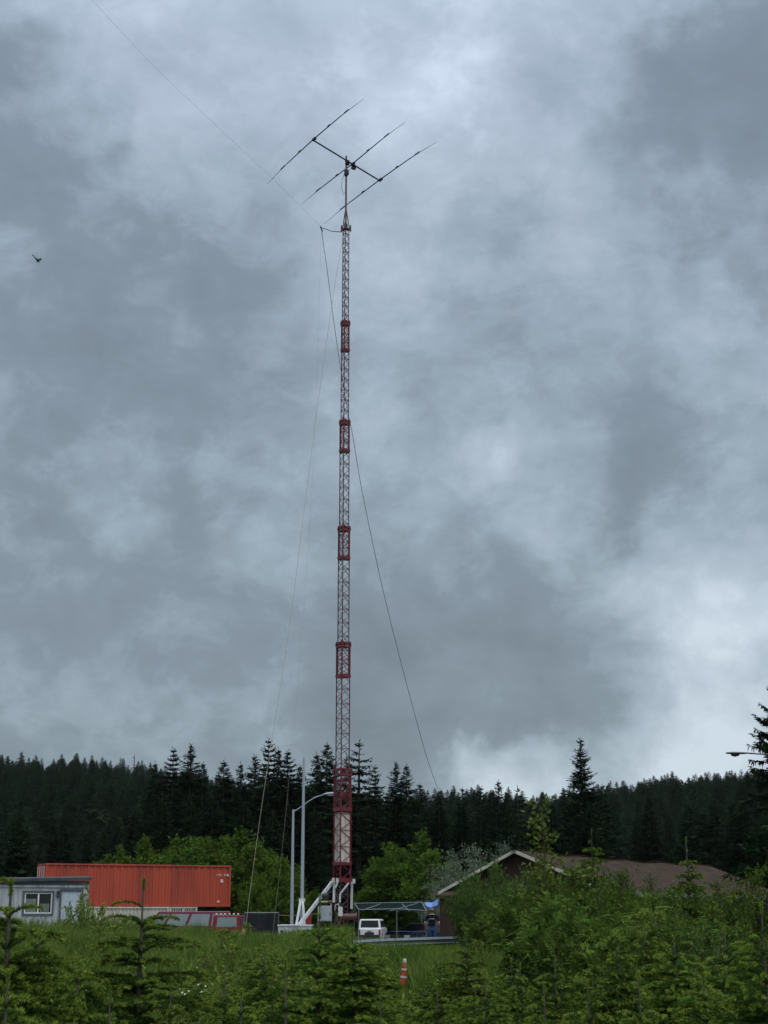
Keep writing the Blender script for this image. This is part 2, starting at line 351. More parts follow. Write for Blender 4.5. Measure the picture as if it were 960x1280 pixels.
# ------------------------------------------------------------------ conifers
def conifer_meshes(H, Rm, nb, seed, p=.85, bare=.06, tw=.13, dens=1.0, hang=.5, up=.35, gap=0.0):
    rg = np.random.default_rng(seed)
    P, A, B, L, W = [], [], [], [], []
    fs = np.sort(rg.random(nb) ** 1.08) * (1 - bare) + bare
    if gap: fs = np.round(fs / gap) * gap + rg.normal(0, gap * .08, nb)
    fs = np.clip(fs, bare, .985)
    lob = rg.random(8) * 6.28
    for f in fs:
        az = rg.random() * 6.283
        l = Rm * ((1 - f) ** p + .02) * rg.uniform(.62, 1.1) * (1 + .16 * math.sin(az * 2 + lob[int(f * 7.9)]))
        if rg.random() < .06: l *= 1.22
        o = np.array([math.cos(az), math.sin(az), 0]); s_ = np.array([-o[1], o[0], 0]); z = f * H
        a = -.25 + (up + .2) * f ** 2.5 + rg.normal(0, .12); d = .45 * (1 - f) + .15; u = .32
        nt = max(5, int((l * 6.5 + 4) * dens))
        s = np.clip(np.linspace(.08, 1, nt) + rg.normal(0, .02, nt), .05, 1)
        pts = o * (l * s)[:, None] + np.array([0, 0, 1]) * (z + l * (a * s - d * s ** 2 + u * s ** 3))[:, None]
        for sg in (-1, 1):
            ln = (.42 * l * (1 - .75 * s) + .12) * rg.uniform(.6, 1.15, nt); ln = np.minimum(ln, 1.1)
            ax = unit(o * rg.uniform(.45, .95, nt)[:, None] + sg * s_ * rg.uniform(.5, 1, nt)[:, None] + np.array([0, 0, 1]) * rg.normal(-.12, .16, nt)[:, None])
            P.append(pts); A.append(ax); B.append(unit(np.cross(ax, unit(rg.normal(0, .35, (nt, 3)) + [0, 0, 1]))))
            L.append(ln); W.append(np.minimum(ln * .42, tw * 1.6) * rg.uniform(.7, 1.3, nt))
        nh = int(nt * hang)
        if nh:
            k = rg.integers(0, nt, nh); off = pts[k] + s_ * rg.normal(0, .1 * l, nh)[:, None] * (1 - s[k])[:, None]
            ax = unit(np.array([0, 0, -1]) + rg.normal(0, .3, (nh, 3)))
            P.append(off); A.append(ax); B.append(unit(np.cross(ax, rg.normal(size=(nh, 3))))); L.append(rg.uniform(.15, .5, nh) * min(1, .3 + l * .4)); W.append(np.full(nh, tw * .75))
        P.append(pts[:-1]); dd = pts[1:] - pts[:-1]; A.append(unit(dd)); B.append(np.repeat(s_[None], nt - 1, 0)); L.append(np.linalg.norm(dd, axis=1) * 1.35); W.append(np.full(nt - 1, tw * .7))
    # leader
    k = 10; zz = np.linspace(.93, 1.0, k) * H; ax = unit(rg.normal(0, .5, (k, 3)) + [0, 0, 1.0])
    P.append(np.stack([0 * zz, 0 * zz, zz], -1)); A.append(ax); B.append(unit(np.cross(ax, rg.normal(size=(k, 3))))); L.append(np.full(k, .35)); W.append(np.full(k, .08))
    V, q = leaf_quads(np.concatenate(P), np.concatenate(A), np.concatenate(B), np.concatenate(L), np.concatenate(W), .5)
    crown = np_mesh('crown', V, q, ['spruce'], k=4)
    mb = MB(); mb.tube([(0, 0, -.5), (0, 0, H * .3), (0, 0, H * .7), (0, 0, H * 1.0)], [H * .017, H * .012, H * .006, .012], 'bark', 7)
    tr = mb.build('trunk'); me = tr.data; bpy.data.objects.remove(tr)
    return me, crown

SPR = []
for i, a in enumerate([dict(H=18, Rm=5.0, nb=520, p=.86, tw=.11), dict(H=18, Rm=4.4, nb=500, p=.80, tw=.11), dict(H=18, Rm=5.4, nb=540, p=.95, tw=.11),
                       dict(H=18, Rm=4.2, nb=420, p=.76, gap=.024), dict(H=18, Rm=4.0, nb=170, p=.72, gap=.036, hang=.8), dict(H=18, Rm=3.6, nb=520, p=.8, up=.6, tw=.10)]):
    SPR.append(conifer_meshes(seed=40 + i, **a))
def spruce(meshes, loc, H, label, group=None, base_h=18.0, wide=1.0, rz=None):
    t = thing('spruce_tree', label, 'tree', loc, RNG.random() * 6.28 if rz is None else rz, group)
    s = H / base_h; t.scale = (s * wide, s * wide, s)
    link('trunk', meshes[0], t); link('crown', meshes[1], t)
    return t
def spruce_px(px, py, D, k, label, group='mature spruces in the treeline behind the lot', wide=1.0):
    p = at(px, py, D); g = G(p.x, p.y) if D < 236 else float(hz(p.x, p.y))
    return spruce(SPR[k], (p.x, p.y, g - .2), p.z - g + .2, label, group, wide=wide * float(RNG.uniform(1.05, 1.38)))

# each treetop on the skyline that one can tell apart
for px, py, D, k, w, lab in [
    (194, 954, 176, 1, 1, 'dark spruce on the skyline where the hillside meets the left clump'),
    (217, 936, 165, 3, 1, 'thin topped spruce left of the twin peaked clump above the container'),
    (239, 930, 158, 2, 1.05, 'broad dark spruce forming the highest peak above the red container'),
    (254, 953, 152, 0, 1, 'dark spruce on the right flank of the tallest left clump'),
    (280, 951, 160, 0, 1, 'pointed spruce standing above the right end of the red container'),
    (301, 955, 170, 1, .9, 'narrow spruce just right of the one above the container end'),
    (319, 944, 172, 0, .95, 'dense spruce directly left of the ragged tall spruce'),
    (336, 924, 165, 3, 1.0, 'tallest ragged spruce behind the rope left of the mast'),
    (348, 937, 168, 1, .9, 'slim spruce just right of the tallest ragged spruce'),
    (360, 939, 158, 3, 1, 'third of the three close spires left of the grey mast'),
    (375, 957, 170, 0, .9, 'low topped spruce directly behind the grey mast top'),
    (396, 943, 172, 1, .95, 'spruce between the grey mast and the taller pointed spruce'),
    (409, 929, 160, 0, 1, 'pointed dense spruce close on the left of the tower'),
    (433, 944, 170, 4, .9, 'spruce seen through the tower lattice'),
    (449, 926, 150, 4, 1.1, 'open see through spruce with bare gaps right of the tower'),
    (469, 957, 165, 3, .8, 'short ragged spruce right of the open topped spruce'),
    (495, 952, 150, 2, .95, 'broad based spruce right of the tower under the slack cable'),
    (508, 956, 156, 0, .9, 'spruce overlapping the right side of the broad based spruce'),
    (525, 980, 190, 1, .9, 'small spruce at the foot of the broad pair right of the tower'),
    (551, 987, 186, 0, .9, 'spruce where the slack cable reaches the treeline'),
    (578, 985, 185, 1, .9, 'spire shaped spruce left of the gap of bright sky'),
    (601, 984, 180, 3, 1, 'ragged narrow spruce against the bright low sky'),
    (614, 989, 195, 1, .9, 'thin spruce between two ragged ones against the bright sky'),
    (623, 976, 178, 0, .9, 'highest pointed spruce over the left slope of the brown roof'),
    (633, 989, 190, 1, .8, 'slender spruce right of the highest one over the brown roof'),
    (647, 984, 180, 4, 1.1, 'sparse spruce above the roof apex'),
    (725, 924, 128, 5, 1.15, 'large solitary spruce rising high above the brown roof'),
    (753, 981, 170, 1, .8, 'slim spruce beside the large solitary spruce'),
]: spruce_px(px, py, D, k, lab, wide=w)
# the wall of trees below the skyline
fill = []
for i in range(62):
    px = -40 + 1060 * (i + RNG.random()) / 62
    top = 990 + 30 * RNG.random()
    if px < 190: top = 1010 + 45 * RNG.random()
    if 540 < px < 700: top = 1000 + 18 * RNG.random()
    if px > 740: top = 992 + 36 * RNG.random()
    fill.append((px, top, 118 + 75 * RNG.random(), int(RNG.integers(0, 6)) if px < 740 else int(RNG.choice([0, 1, 3, 5]))))
for px, py, D, k in fill:
    if k == 4: k = 2
    side = 'left' if px < 200 else 'mid' if px < 560 else 'right'
    lab = {'left': 'dark spruce at the foot of the hillside behind the grey trailer office',
           'mid': 'dark spruce in the dense wall of trees below the skyline around the tower',
           'right': 'dark spruce in the dense wall of trees behind the brown roof'}[side]
    spruce_px(px, py, D, k, lab, {'left': 'spruces at the foot of the hillside', 'mid': 'spruces filling the wall of trees around the tower', 'right': 'spruces filling the wall of trees behind the brown roof'}[side])
# right edge: a nearer spruce with drooping twigs
ms = conifer_meshes(12, 3.1, 150, 77, p=.62, tw=.075, dens=1.7, hang=1.5, up=.55, gap=.045, bare=.36)
p = at(966, 856, 70)
spruce(ms, (p.x, p.y, G(p.x, p.y) - .1), p.z - G(p.x, p.y), 'near spruce with drooping twigs in front of the street lamp at the edge', base_h=12, rz=.4)
# far wood on the hillside: nobody could count it; one object that repeats the spruce crowns
n = 5600
yy = 244 + (RIDGE + 10 - 244) * RNG.random(n) ** .62; xx = (RNG.random(n) * 2 - 1) * .32 * yy
Ht = (8 + 8.5 * RNG.random(n) ** 1.7) * (1 + .14 * np.sin(xx * .05) * np.sin(yy * .03))
me = bpy.data.meshes.new('forest'); me.vertices.add(n)
me.vertices.foreach_set('co', np.stack([xx, yy, hz(xx, yy) - .4], -1).astype(np.float32).ravel())
wd_ = Ht / 18 * (1.15 + .5 * RNG.random(n))
a = me.attributes.new('size', 'FLOAT_VECTOR', 'POINT'); a.data.foreach_set('vector', np.stack([wd_, wd_, Ht / 18], -1).astype(np.float32).ravel())
a = me.attributes.new('turn', 'FLOAT_VECTOR', 'POINT'); a.data.foreach_set('vector', np.stack([0 * xx, 0 * xx, RNG.random(n) * 6.28], -1).astype(np.float32).ravel())
a = me.attributes.new('which', 'INT', 'POINT'); a.data.foreach_set('value', RNG.choice([0, 1, 2, 3], n).astype(np.int32))
fo = link('forest', me)
gn = bpy.data.node_groups.new('wood', 'GeometryNodeTree')
gn.interface.new_socket('Geometry', in_out='INPUT', socket_type='NodeSocketGeometry'); gn.interface.new_socket('Geometry', in_out='OUTPUT', socket_type='NodeSocketGeometry')
gi, go = gn.nodes.new('NodeGroupInput'), gn.nodes.new('NodeGroupOutput'); jn = gn.nodes.new('GeometryNodeJoinGeometry')
crowns = {}
for o_ in bpy.data.objects:
    if o_.name.startswith('crown') and o_.type == 'MESH':
        for q_ in range(4):
            if o_.data == SPR[q_][1] and q_ not in crowns: crowns[q_] = o_
for q_ in (3, 2, 1, 0):
    oi = gn.nodes.new('GeometryNodeObjectInfo'); oi.transform_space = 'ORIGINAL'; oi.inputs['Object'].default_value = crowns[q_]; oi.inputs['As Instance'].default_value = False
    sm_ = gn.nodes.new('GeometryNodeSetMaterial'); sm_.inputs['Material'].default_value = M['hillspruce']; g2i = gn.nodes.new('GeometryNodeGeometryToInstance')
    gn.links.new(oi.outputs['Geometry'], sm_.inputs['Geometry']); gn.links.new(sm_.outputs[0], g2i.inputs[0]); gn.links.new(g2i.outputs[0], jn.inputs[0])
mp = gn.nodes.new('GeometryNodeMeshToPoints'); ip = gn.nodes.new('GeometryNodeInstanceOnPoints'); ip.inputs['Pick Instance'].default_value = True
gn.links.new(gi.outputs[0], mp.inputs['Mesh']); gn.links.new(mp.outputs[0], ip.inputs['Points']); gn.links.new(jn.outputs[0], ip.inputs['Instance'])
def att(nm, ty):
    q_ = gn.nodes.new('GeometryNodeInputNamedAttribute'); q_.data_type = ty; q_.inputs['Name'].default_value = nm; return q_.outputs[0]
gn.links.new(att('size', 'FLOAT_VECTOR'), ip.inputs['Scale']); gn.links.new(att('which', 'INT'), ip.inputs['Instance Index'])
e2r = gn.nodes.new('FunctionNodeEulerToRotation'); gn.links.new(att('turn', 'FLOAT_VECTOR'), e2r.inputs[0]); gn.links.new(e2r.outputs[0], ip.inputs['Rotation'])
gn.links.new(ip.outputs[0], go.inputs[0]); fo.modifiers.new('wood', 'NODES').node_group = gn
tag(fo, kind='stuff', label='dark spruce wood covering the hillside behind the lot', cat='forest')

# bleached snags
for px, py, D, lab in [(856, 1046, 112, 'short grey dead stem behind the roof ridge'), (168, 943, 606, 'pale dead tree on the ridge of the left hill')]:
    p = at(px, py, D); g = G(p.x, p.y) if D < 236 else float(hz(p.x, p.y)); h = p.z - g
    t = thing('dead_tree', lab, 'dead tree', (p.x, p.y, g - .3)); mb = MB()
    r0 = .035 if D < 236 else .5
    mb.tube([(0, 0, 0), (.1, 0, h * .5), (.05, .05, h + .3)], [r0, r0 * .7, r0 * .2], 'snag', 6)
    for i in range(14):
        zz = h * RNG.uniform(.35, .97); a = RNG.random() * 6.28; l = (.3 + (1 - zz / h) * 1.2) * (1 if D < 236 else 2.2)
        mb.tube([(0.05, 0, zz), (math.cos(a) * l, math.sin(a) * l, zz + RNG.uniform(-.2, .3))], [r0 * .3, r0 * .08], 'snag', 4)
    mb.build('trunk', t)

# ------------------------------------------------------------------ shrubs
def shrub_meshes(H, Rr, seed, mat, leaf=(.09, .045), stems=9, twigs=16, leaves=14, low=.12, spread=1.0, compound=False, twl=.28, name='foliage'):
    rg = np.random.default_rng(seed); mb = MB(); P, A = [], []
    for i in range(stems):
        az = 6.283 * (i + rg.random()) / stems; r = Rr * math.sqrt(rg.uniform(.03, 1)) * spread
        h = H * math.sqrt(max(.06, 1 - .72 * (r / Rr) ** 2)) * rg.uniform(.72, 1.0)
        if i == 0: r *= .2; h = H
        e = np.array([math.cos(az) * r, math.sin(az) * r, h]); b0 = np.array([math.cos(az), math.sin(az), 0]) * .12 * Rr
        c = b0 * 1.0 + (e - b0) * .5 + np.array([-math.cos(az) * r * .12, -math.sin(az) * r * .12, h * .10])
        cur = lambda s: (1 - s) ** 2 * b0 + 2 * s * (1 - s) * c + s * s * e
        mb.tube([cur(s) for s in (0, .3, .6, .85, 1)], [H * .009, H * .007, H * .005, H * .003, .003], 'stem', 4, cap=False)
        for k in range(twigs):
            s = low + (1 - low) * rg.random() ** .8; p0 = cur(s)
            d = unit(rg.normal(size=3) * np.array([1, 1, .6]) + unit(e - b0) * .7 + np.array([math.cos(az), math.sin(az), .15]) * .5)
            l = H * twl * rg.uniform(.5, 1.15) * (1.15 - .45 * s)
            p1 = p0 + d * l; mb.tube([p0, p1], [.005 + H * .0012, .002], 'stem', 3, cap=False)
            t = rg.random(leaves) * .9 + .12; t = t[:, None]
            P.append(p0 + (p1 - p0) * t + rg.normal(0, .03 * H * .5, (leaves, 3))); A.append(np.repeat(d[None], leaves, 0))
    P = np.concatenate(P); A = np.concatenate(A); P[:, 2] = np.maximum(P[:, 2], .04); n = len(P)
    if not compound:
        ax = unit(A * .5 + rg.normal(0, .75, (n, 3)) + [0, 0, .08]); up = unit(rg.normal(0, .55, (n, 3)) + [0, 0, 1])
        sd = unit(np.cross(ax, up)); sc = rg.uniform(.65, 1.25, n)
        V, q = leaf_quads(P, ax, sd, leaf[0] * sc, leaf[1] * sc)
    else:                                    # feathered leaf: leaflets in pairs along a drooping stalk
        ax = unit(A * .6 + rg.normal(0, .6, (n, 3)) + [0, 0, .25]); sd = unit(np.cross(ax, unit(rg.normal(0, .3, (n, 3)) + [0, 0, 1])))
        LP, LA, LB, LL = [], [], [], []
        Lr = compound * rg.uniform(.7, 1.2, n)
        for j in range(7):
            s = (j + .6) / 7; q0 = P + ax * (Lr * s)[:, None] - np.array([0, 0, 1]) * (Lr * .45 * s * s)[:, None]
            for sg in ((-1, 1) if j < 6 else (0,)):
                a2 = unit(ax * (.45 if sg else 1) + sd * sg * .9 - np.array([0, 0, .25]))
                LP.append(q0); LA.append(a2); LB.append(unit(np.cross(a2, np.cross(ax, sd) + 1e-4))); LL.append(leaf[0] * rg.uniform(.8, 1.15, n) * (1 - .3 * abs(s - .45)))
        LP, LA, LB, LL = map(np.concatenate, (LP, LA, LB, LL))
        V, q = leaf_quads(LP, LA, LB, LL, LL * leaf[1] / leaf[0])
    fo = np_mesh(name, V, q, [mat], k=4)
    st = mb.build('stems'); me = st.data; bpy.data.objects.remove(st)
    return me, fo
def shrub(name, cat, ms, loc, label, group=None, s=1.0, wide=1.0, rz=None):
    t = thing(name, label, cat, loc, RNG.random() * 6.28 if rz is None else rz, group)
    t.scale = (s * wide, s * wide, s); link('stems', ms[0], t); link('foliage', ms[1], t); return t
def shrub_px(name, cat, ms, base_h, px, py, D, label, group=None, wide=1.0):
    p = at(px, py, D); g = G(p.x, p.y)
    return shrub(name, cat, ms, (p.x, p.y, g), label, group, (p.z - g) / base_h, wide)

AL = [shrub_meshes(6, 3.0, 300 + i, 'alder', (.20, .14), 26, 50, 30, .02, twl=.18) for i in range(3)]
for px, py, D, k, w, lab in [
    (158, 1062, 122, 0, .9, 'bright green alder at the left end of the thicket above the container roof'),
    (192, 1056, 118, 1, 1.0, 'bright green alder with lumpy crown rising behind the middle of the container'),
    (232, 1052, 120, 2, 1.0, 'bright green alder rising highest left of centre in the container thicket'),
    (268, 1052, 116, 0, 1.0, 'bright green alder behind the right third of the red container'),
    (298, 1048, 112, 1, 1.0, 'bright green alder right behind the container corner'),
    (212, 1057, 119, 1, 1.0, 'bright green alder second from the left end of the container thicket'),
    (250, 1053, 114, 0, 1.0, 'bright green alder in the very middle of the container thicket'),
    (283, 1050, 117, 2, 1.0, 'bright green alder just left of the container corner'),
    (312, 1053, 111, 0, 1.0, 'bright green alder between the container corner and the rope'),
    (326, 1060, 108, 2, .95, 'bright green alder right of the container crossed by the rope'),
    (346, 1080, 104, 1, .85, 'lower bright alder between the rope and the street lamp'),
    (318, 1102, 100, 0, .7, 'low alder behind the black tarped trailer'),
]: shrub_px('alder_tree', 'tree', AL[k], 6, px, py, D, lab, 'alders behind the red container', w)
for px, py, D, k, w, lab in [
    (494, 1066, 118, 0, 1.0, 'round green alder right of the tower base'),
    (522, 1049, 120, 1, 1.0, 'taller green alder behind the carport'),
    (548, 1068, 112, 2, .9, 'green alder behind the blue tarp'),
    (470, 1098, 126, 2, .8, 'low green alder behind the white vehicle'),
    (392, 1112, 120, 0, .8, 'low dark alder behind the cabinet at the tower foot'),
]: shrub_px('alder_tree', 'tree', AL[k], 6, px, py, D, lab, 'alders behind the carport', w)
WI = [shrub_meshes(5, 2.4, 320 + i, 'silver', (.13, .045), 12, 34, 22, .1, twl=.26) for i in range(2)]
for px, py, D, k, w, lab in [(575, 1064, 99, 0, 1.0, 'pale silver leaved willow over the left slope of the roof'), (604, 1051, 101, 1, 1.0, 'tallest pale silver willow left of the roof apex'),
                             (632, 1055, 102, 0, .9, 'pale silver willow just left of the roof apex'), (556, 1090, 96, 1, .8, 'small silver willow above the blue tarp')]:
    shrub_px('willow_tree', 'tree', WI[k], 5, px, py, D, lab, 'silver willows by the roof', w)
# ------------------------------------------------------------------ shrubs in front of the brown-roofed building
DK = [shrub_meshes(3.2, 1.9, 340 + i, 'darkleaf', (.095, .045), 16, 36, 26, .03, twl=.26) for i in range(3)]
EL = [shrub_meshes(2.6, 1.6, 360 + i, 'elder', (.11, .042), 12, 18, 5, .1, compound=.30, twl=.28) for i in range(2)]
AS = [shrub_meshes(3.0, 1.7, 380 + i, 'alder', (.10, .07), 13, 26, 20, .05, twl=.26) for i in range(2)]
SH = dict(d=(DK, 3.2, 'willow_shrub', 'dark leaved willow shrub'), e=(EL, 2.6, 'elder_shrub', 'elder shrub with feathered leaves'), a=(AS, 3.0, 'alder_shrub', 'bright alder shrub'))
for kd, k, px, py, D, w, where in [
    ('d', 1, 586, 1104, 60, .7, 'at the far left against the lean-to wall'),
    ('d', 2, 608, 1088, 60, .8, 'in front of the left half of the gable wall'),
    ('a', 1, 738, 1086, 52, .7, 'against the roof slope left of the tall leader'),
    ('d', 2, 768, 1092, 50, .7, 'against the roof slope right of the tall leader'),
    ('d', 1, 806, 1104, 49, .8, 'over the eave between the two tall leaders'),
    ('d', 0, 598, 1098, 56, .8, 'at the left end of the thicket beside the dark shed wall'),
    ('d', 1, 628, 1086, 58, .9, 'covering the gable front of the building'),
    ('d', 2, 662, 1092, 55, .9, 'under the right bargeboard of the gable'),
    ('a', 0, 690, 1094, 56, .8, 'just under the lower end of the right bargeboard'),
    ('d', 0, 722, 1090, 54, .9, 'overlapping the left end of the roof slope'),
    ('a', 1, 752, 1094, 52, .8, 'below the left third of the brown roof'),
    ('d', 1, 786, 1099, 50, 1, 'below the middle of the eave'),
    ('d', 2, 826, 1112, 48, 1, 'below the dark gap under the eave'),
    ('a', 0, 866, 1110, 47, .9, 'under the right third of the eave'),
    ('d', 0, 908, 1108, 46, 1, 'at the far right end of the eave'),
    ('a', 1, 946, 1086, 45, .9, 'hiding the right end of the roof'),
    ('d', 1, 735, 1118, 30, .9, 'in front of the tall leader that stands over the roof'),
    ('a', 0, 770, 1116, 29, .8, 'rounded and bright in the middle of the right thicket'),
    ('a', 1, 815, 1122, 31, .9, 'rounded and bright right of the middle of the thicket'),
    ('d', 0, 850, 1124, 28, .9, 'hiding the foot of the leader that crosses the roof'),
    ('a', 0, 905, 1118, 30, .8, 'bright and rounded near the right edge'),
    ('e', 1, 705, 1118, 27, .9, 'with large feathered leaves left of the middle'),
    ('e', 0, 790, 1134, 24, .9, 'with large feathered leaves right of the dark hollow'),
    ('e', 0, 612, 1140, 44, 1, 'low in front of the dark shed wall'),
    ('e', 1, 655, 1118, 42, 1, 'in the middle of the thicket below the gable'),
    ('e', 0, 700, 1132, 38, 1, 'left of the hollow in the right thicket'),
    ('d', 1, 640, 1158, 42, .9, 'low behind the grass right of the cone'),
    ('e', 1, 672, 1160, 33, .8, 'low right of the cone behind the grass patch'),
    ('d', 2, 745, 1150, 36, 1, 'above the dark hollow of the right thicket'),
    ('a', 0, 785, 1142, 38, .9, 'in the middle of the right thicket'),
    ('e', 1, 880, 1146, 34, 1, 'right of the middle of the thicket'),
    ('d', 0, 838, 1150, 36, 1, 'behind the light tipped young spruces at the right'),
    ('d', 1, 930, 1150, 33, .9, 'behind the young spruces at the right edge'),
]:
    ms, bh, nm, desc = SH[kd]
    shrub_px(nm, 'shrub', ms[k], bh, px, py, D, desc + ' ' + where, 'shrubs of the thicket in front of the building', w)
# sapling rising over the roof
ms = shrub_meshes(4.6, 1.0, 399, 'sapling', (.15, .085), 5, 14, 13, .62, twl=.15)
shrub_px('sapling', 'sapling', ms, 4.6, 684, 1008, 36, 'tall yellow green sapling rising above the roof against the dark trees')
# leafy weeds before the trailer office
WD = [shrub_meshes(1.3, .45, 410 + i, 'weed', (.12, .03), 7, 12, 8, .15, twl=.16) for i in range(2)]
for i, (px, py, D) in enumerate([(84, 1140, 58), (97, 1128, 60), (108, 1112, 59), (118, 1140, 57), (132, 1136, 60), (146, 1142, 56), (160, 1146, 58), (74, 1150, 55), (122, 1150, 54), (176, 1150, 57)]):
    shrub_px('tall_weed', 'plant', WD[i % 2], 1.3, px, py, D, 'tall leafy weed in the clump before the trailer office door', 'tall weeds before the trailer office', 1.0)

for i in range(74):
    D = RNG.uniform(19, 54); px = RNG.uniform(20, 600); h = RNG.uniform(.85, 1.25); x = (px - 480) / 1990 * D
    if abs(px - 503) < 22 or (px > 440 and D > 42): continue
    shrub('tall_weed', 'plant', WD[i % 2], (x, D, G(x, D)), 'leafy weed standing in the long grass among the young spruces', 'leafy weeds in the long grass', h / 1.3, 1.25)

# ------------------------------------------------------------------ young spruces of the foreground
def young_spruce_meshes(H, seed, gap=.30, grow=.17, lmax=1.15, nbr=7, lead=.40, l0=.24, nlen=.027, dens=1000, fresh=.5):
    rg = np.random.default_rng(seed); S0, S1, TP = [], [], []; mb = MB()
    def shoot(a, b, tip=0): S0.append(np.array(a, float)); S1.append(np.array(b, float)); TP.append(tip)
    lean = np.array([rg.normal(0, .02), rg.normal(0, .02), 0])
    axis = lambda z: lean * z
    def ax3(z): return np.array([lean[0] * z, lean[1] * z, z])
    mb.tube([ax3(-.1), ax3(H * .4), ax3(H - lead), ax3(H - .03)], [.012 * H + .01, .008 * H + .006, .009, .005], 'bark', 6)
    shoot(ax3(H - .10), ax3(H), 1)
    for q_ in np.arange(.55, H - lead - .25, .09): shoot(ax3(q_), ax3(q_ + .085))
    z = H - lead; k = 0
    while z > .12:
        n = nbr if k else nbr - 1; a0 = rg.random() * 6.28
        items = [(z + rg.normal(0, .012), a0 + 6.283 * (j + rg.normal(0, .12)) / n, 1.0) for j in range(n)]
        items += [(z + gap * rg.uniform(.2, .85), rg.random() * 6.28, rg.uniform(.35, .8)) for _ in range(4 if k else 1)]
        for zb, az, q in items:
            L = min(l0 + grow * k * (gap / .3), lmax) * rg.uniform(.8, 1.12) * q + .05
            o = np.array([math.cos(az), math.sin(az), 0]); sd = np.array([-o[1], o[0], 0])
            e0 = R(50 - 4.0 * min(k, 7) + rg.normal(0, 5)); e1 = R(-30 - 3 * min(k, 5) + rg.normal(0, 8))
            m = max(5 if k < 2 else 4, int(L / .115)); p = ax3(zb); st = L / m; pts = [p]
            for i in range(m):
                e = e0 + (e1 - e0) * (i + .5) / m + (R(18) if i == m - 1 and k > 2 else 0)
                p = p + (o * math.cos(e) + np.array([0, 0, 1]) * math.sin(e)) * st + sd * rg.normal(0, .004); pts.append(p)
                last = i >= m - max(1, int(.14 / st)); s = (i + .6) / m
                shoot(pts[-2], pts[-1], 1 if last else 0)
                if k == 0 or s < .15 or (k == 1 and rg.random() < .6): continue
                for sg in (-1, 1):
                    if rg.random() < .10: continue
                    l = (.55 * L * (1 - s) ** .9 + .07) * rg.uniform(.75, 1.12)
                    b0 = pts[-2] + (pts[-1] - pts[-2]) * rg.random(); d0 = unit(o * .55 + sg * sd * .85 + np.array([0, 0, .10 + rg.normal(0, .06)])); d1 = unit(o * .75 + sg * sd * .6 + np.array([0, 0, -.16 + rg.normal(0, .05)]))
                    d2 = unit(o * .8 + sg * sd * .5 + np.array([0, 0, .06])); c0 = b0 + d0 * l * .4; c1 = c0 + d1 * l * .3; c2 = c1 + d2 * l * .3
                    fr = 1 if rg.random() < fresh else 0
                    shoot(b0, c0, 0); shoot(c0, c1, fr if l < .14 else 0); shoot(c1, c2, fr)
                    if l > .27:
                        for q_, s2 in ((c0, .45), (c1, .3)):
                            for g2 in (-1, 1):
                                d3 = unit(d1 * .7 + g2 * np.cross(d1, [0, 0, 1]) * .7); l2 = s2 * l * rg.uniform(.6, .95)
                                shoot(q_, q_ + d3 * l2 * .5, 0); shoot(q_ + d3 * l2 * .5, q_ + d3 * l2 + np.array([0, 0, -.02]), fr)
            mb.tube(pts, np.linspace(.004 + .006 * L, .002, len(pts)), 'bark', 3, cap=False)
        z -= gap * rg.uniform(.85, 1.12); k += 1
    S0, S1 = np.array(S0), np.array(S1); TP = np.array(TP); ln = np.linalg.norm(S1 - S0, axis=1)
    cnt = np.maximum(6, (ln * dens).astype(int)); idx = np.repeat(np.arange(len(ln)), cnt); n = len(idx)
    t = rg.random(n); axd = unit(S1 - S0)[idx]; p = S0[idx] + (S1 - S0)[idx] * t[:, None]
    rad = rg.normal(size=(n, 3)); rad = unit(rad - axd * (rad * axd).sum(1, keepdims=True))
    d = unit(axd * rg.uniform(.4, .75, n)[:, None] + rad + np.array([0, 0, .18])); l = nlen * rg.uniform(.75, 1.2, n)
    tipf = TP[idx]; l = l * np.where(tipf, 1.05, 1.0)
    b = unit(np.cross(d, rg.normal(size=(n, 3)))) * (.0034 + .0010 * tipf)[:, None]
    V = np.stack([p - b, p + b, p + d * l[:, None]], 1).reshape(-1, 3)
    crown = np_mesh('crown', V, np.arange(n * 3), ['needle', 'tip'], tipf)
    tr = mb.build('trunk'); me = tr.data; bpy.data.objects.remove(tr)
    return me, crown
YS = [young_spruce_meshes(2.3, 501, gap=.27, fresh=.55), young_spruce_meshes(2.3, 502, gap=.21, grow=.16, fresh=.6), young_spruce_meshes(2.3, 503, gap=.22, fresh=.5, nbr=7),
      young_spruce_meshes(2.3, 504, gap=.28, grow=.20, lmax=1.2, fresh=.5, lead=.5), young_spruce_meshes(2.3, 505, gap=.18, grow=.15, lmax=.95, fresh=.9, nbr=7, lead=.28), young_spruce_meshes(2.3, 506, gap=.19, grow=.20, lead=.20, fresh=.75, nlen=.025, dens=1100, nbr=5, l0=.13)]
YFAR = YS
def young(px, py, D, k, label, wide=1.0, nm='young_spruce'):
    p = at(px, py, D); g = G(p.x, p.y); t = thing(nm, label, 'young spruce', (p.x, p.y, g), RNG.random() * 6.28, 'young spruces growing in the foreground')
    s = (p.z - g) / 2.3; t.scale = (s * wide, s * wide, s); link('trunk', YS[k][0], t); link('crown', YS[k][1], t); return t
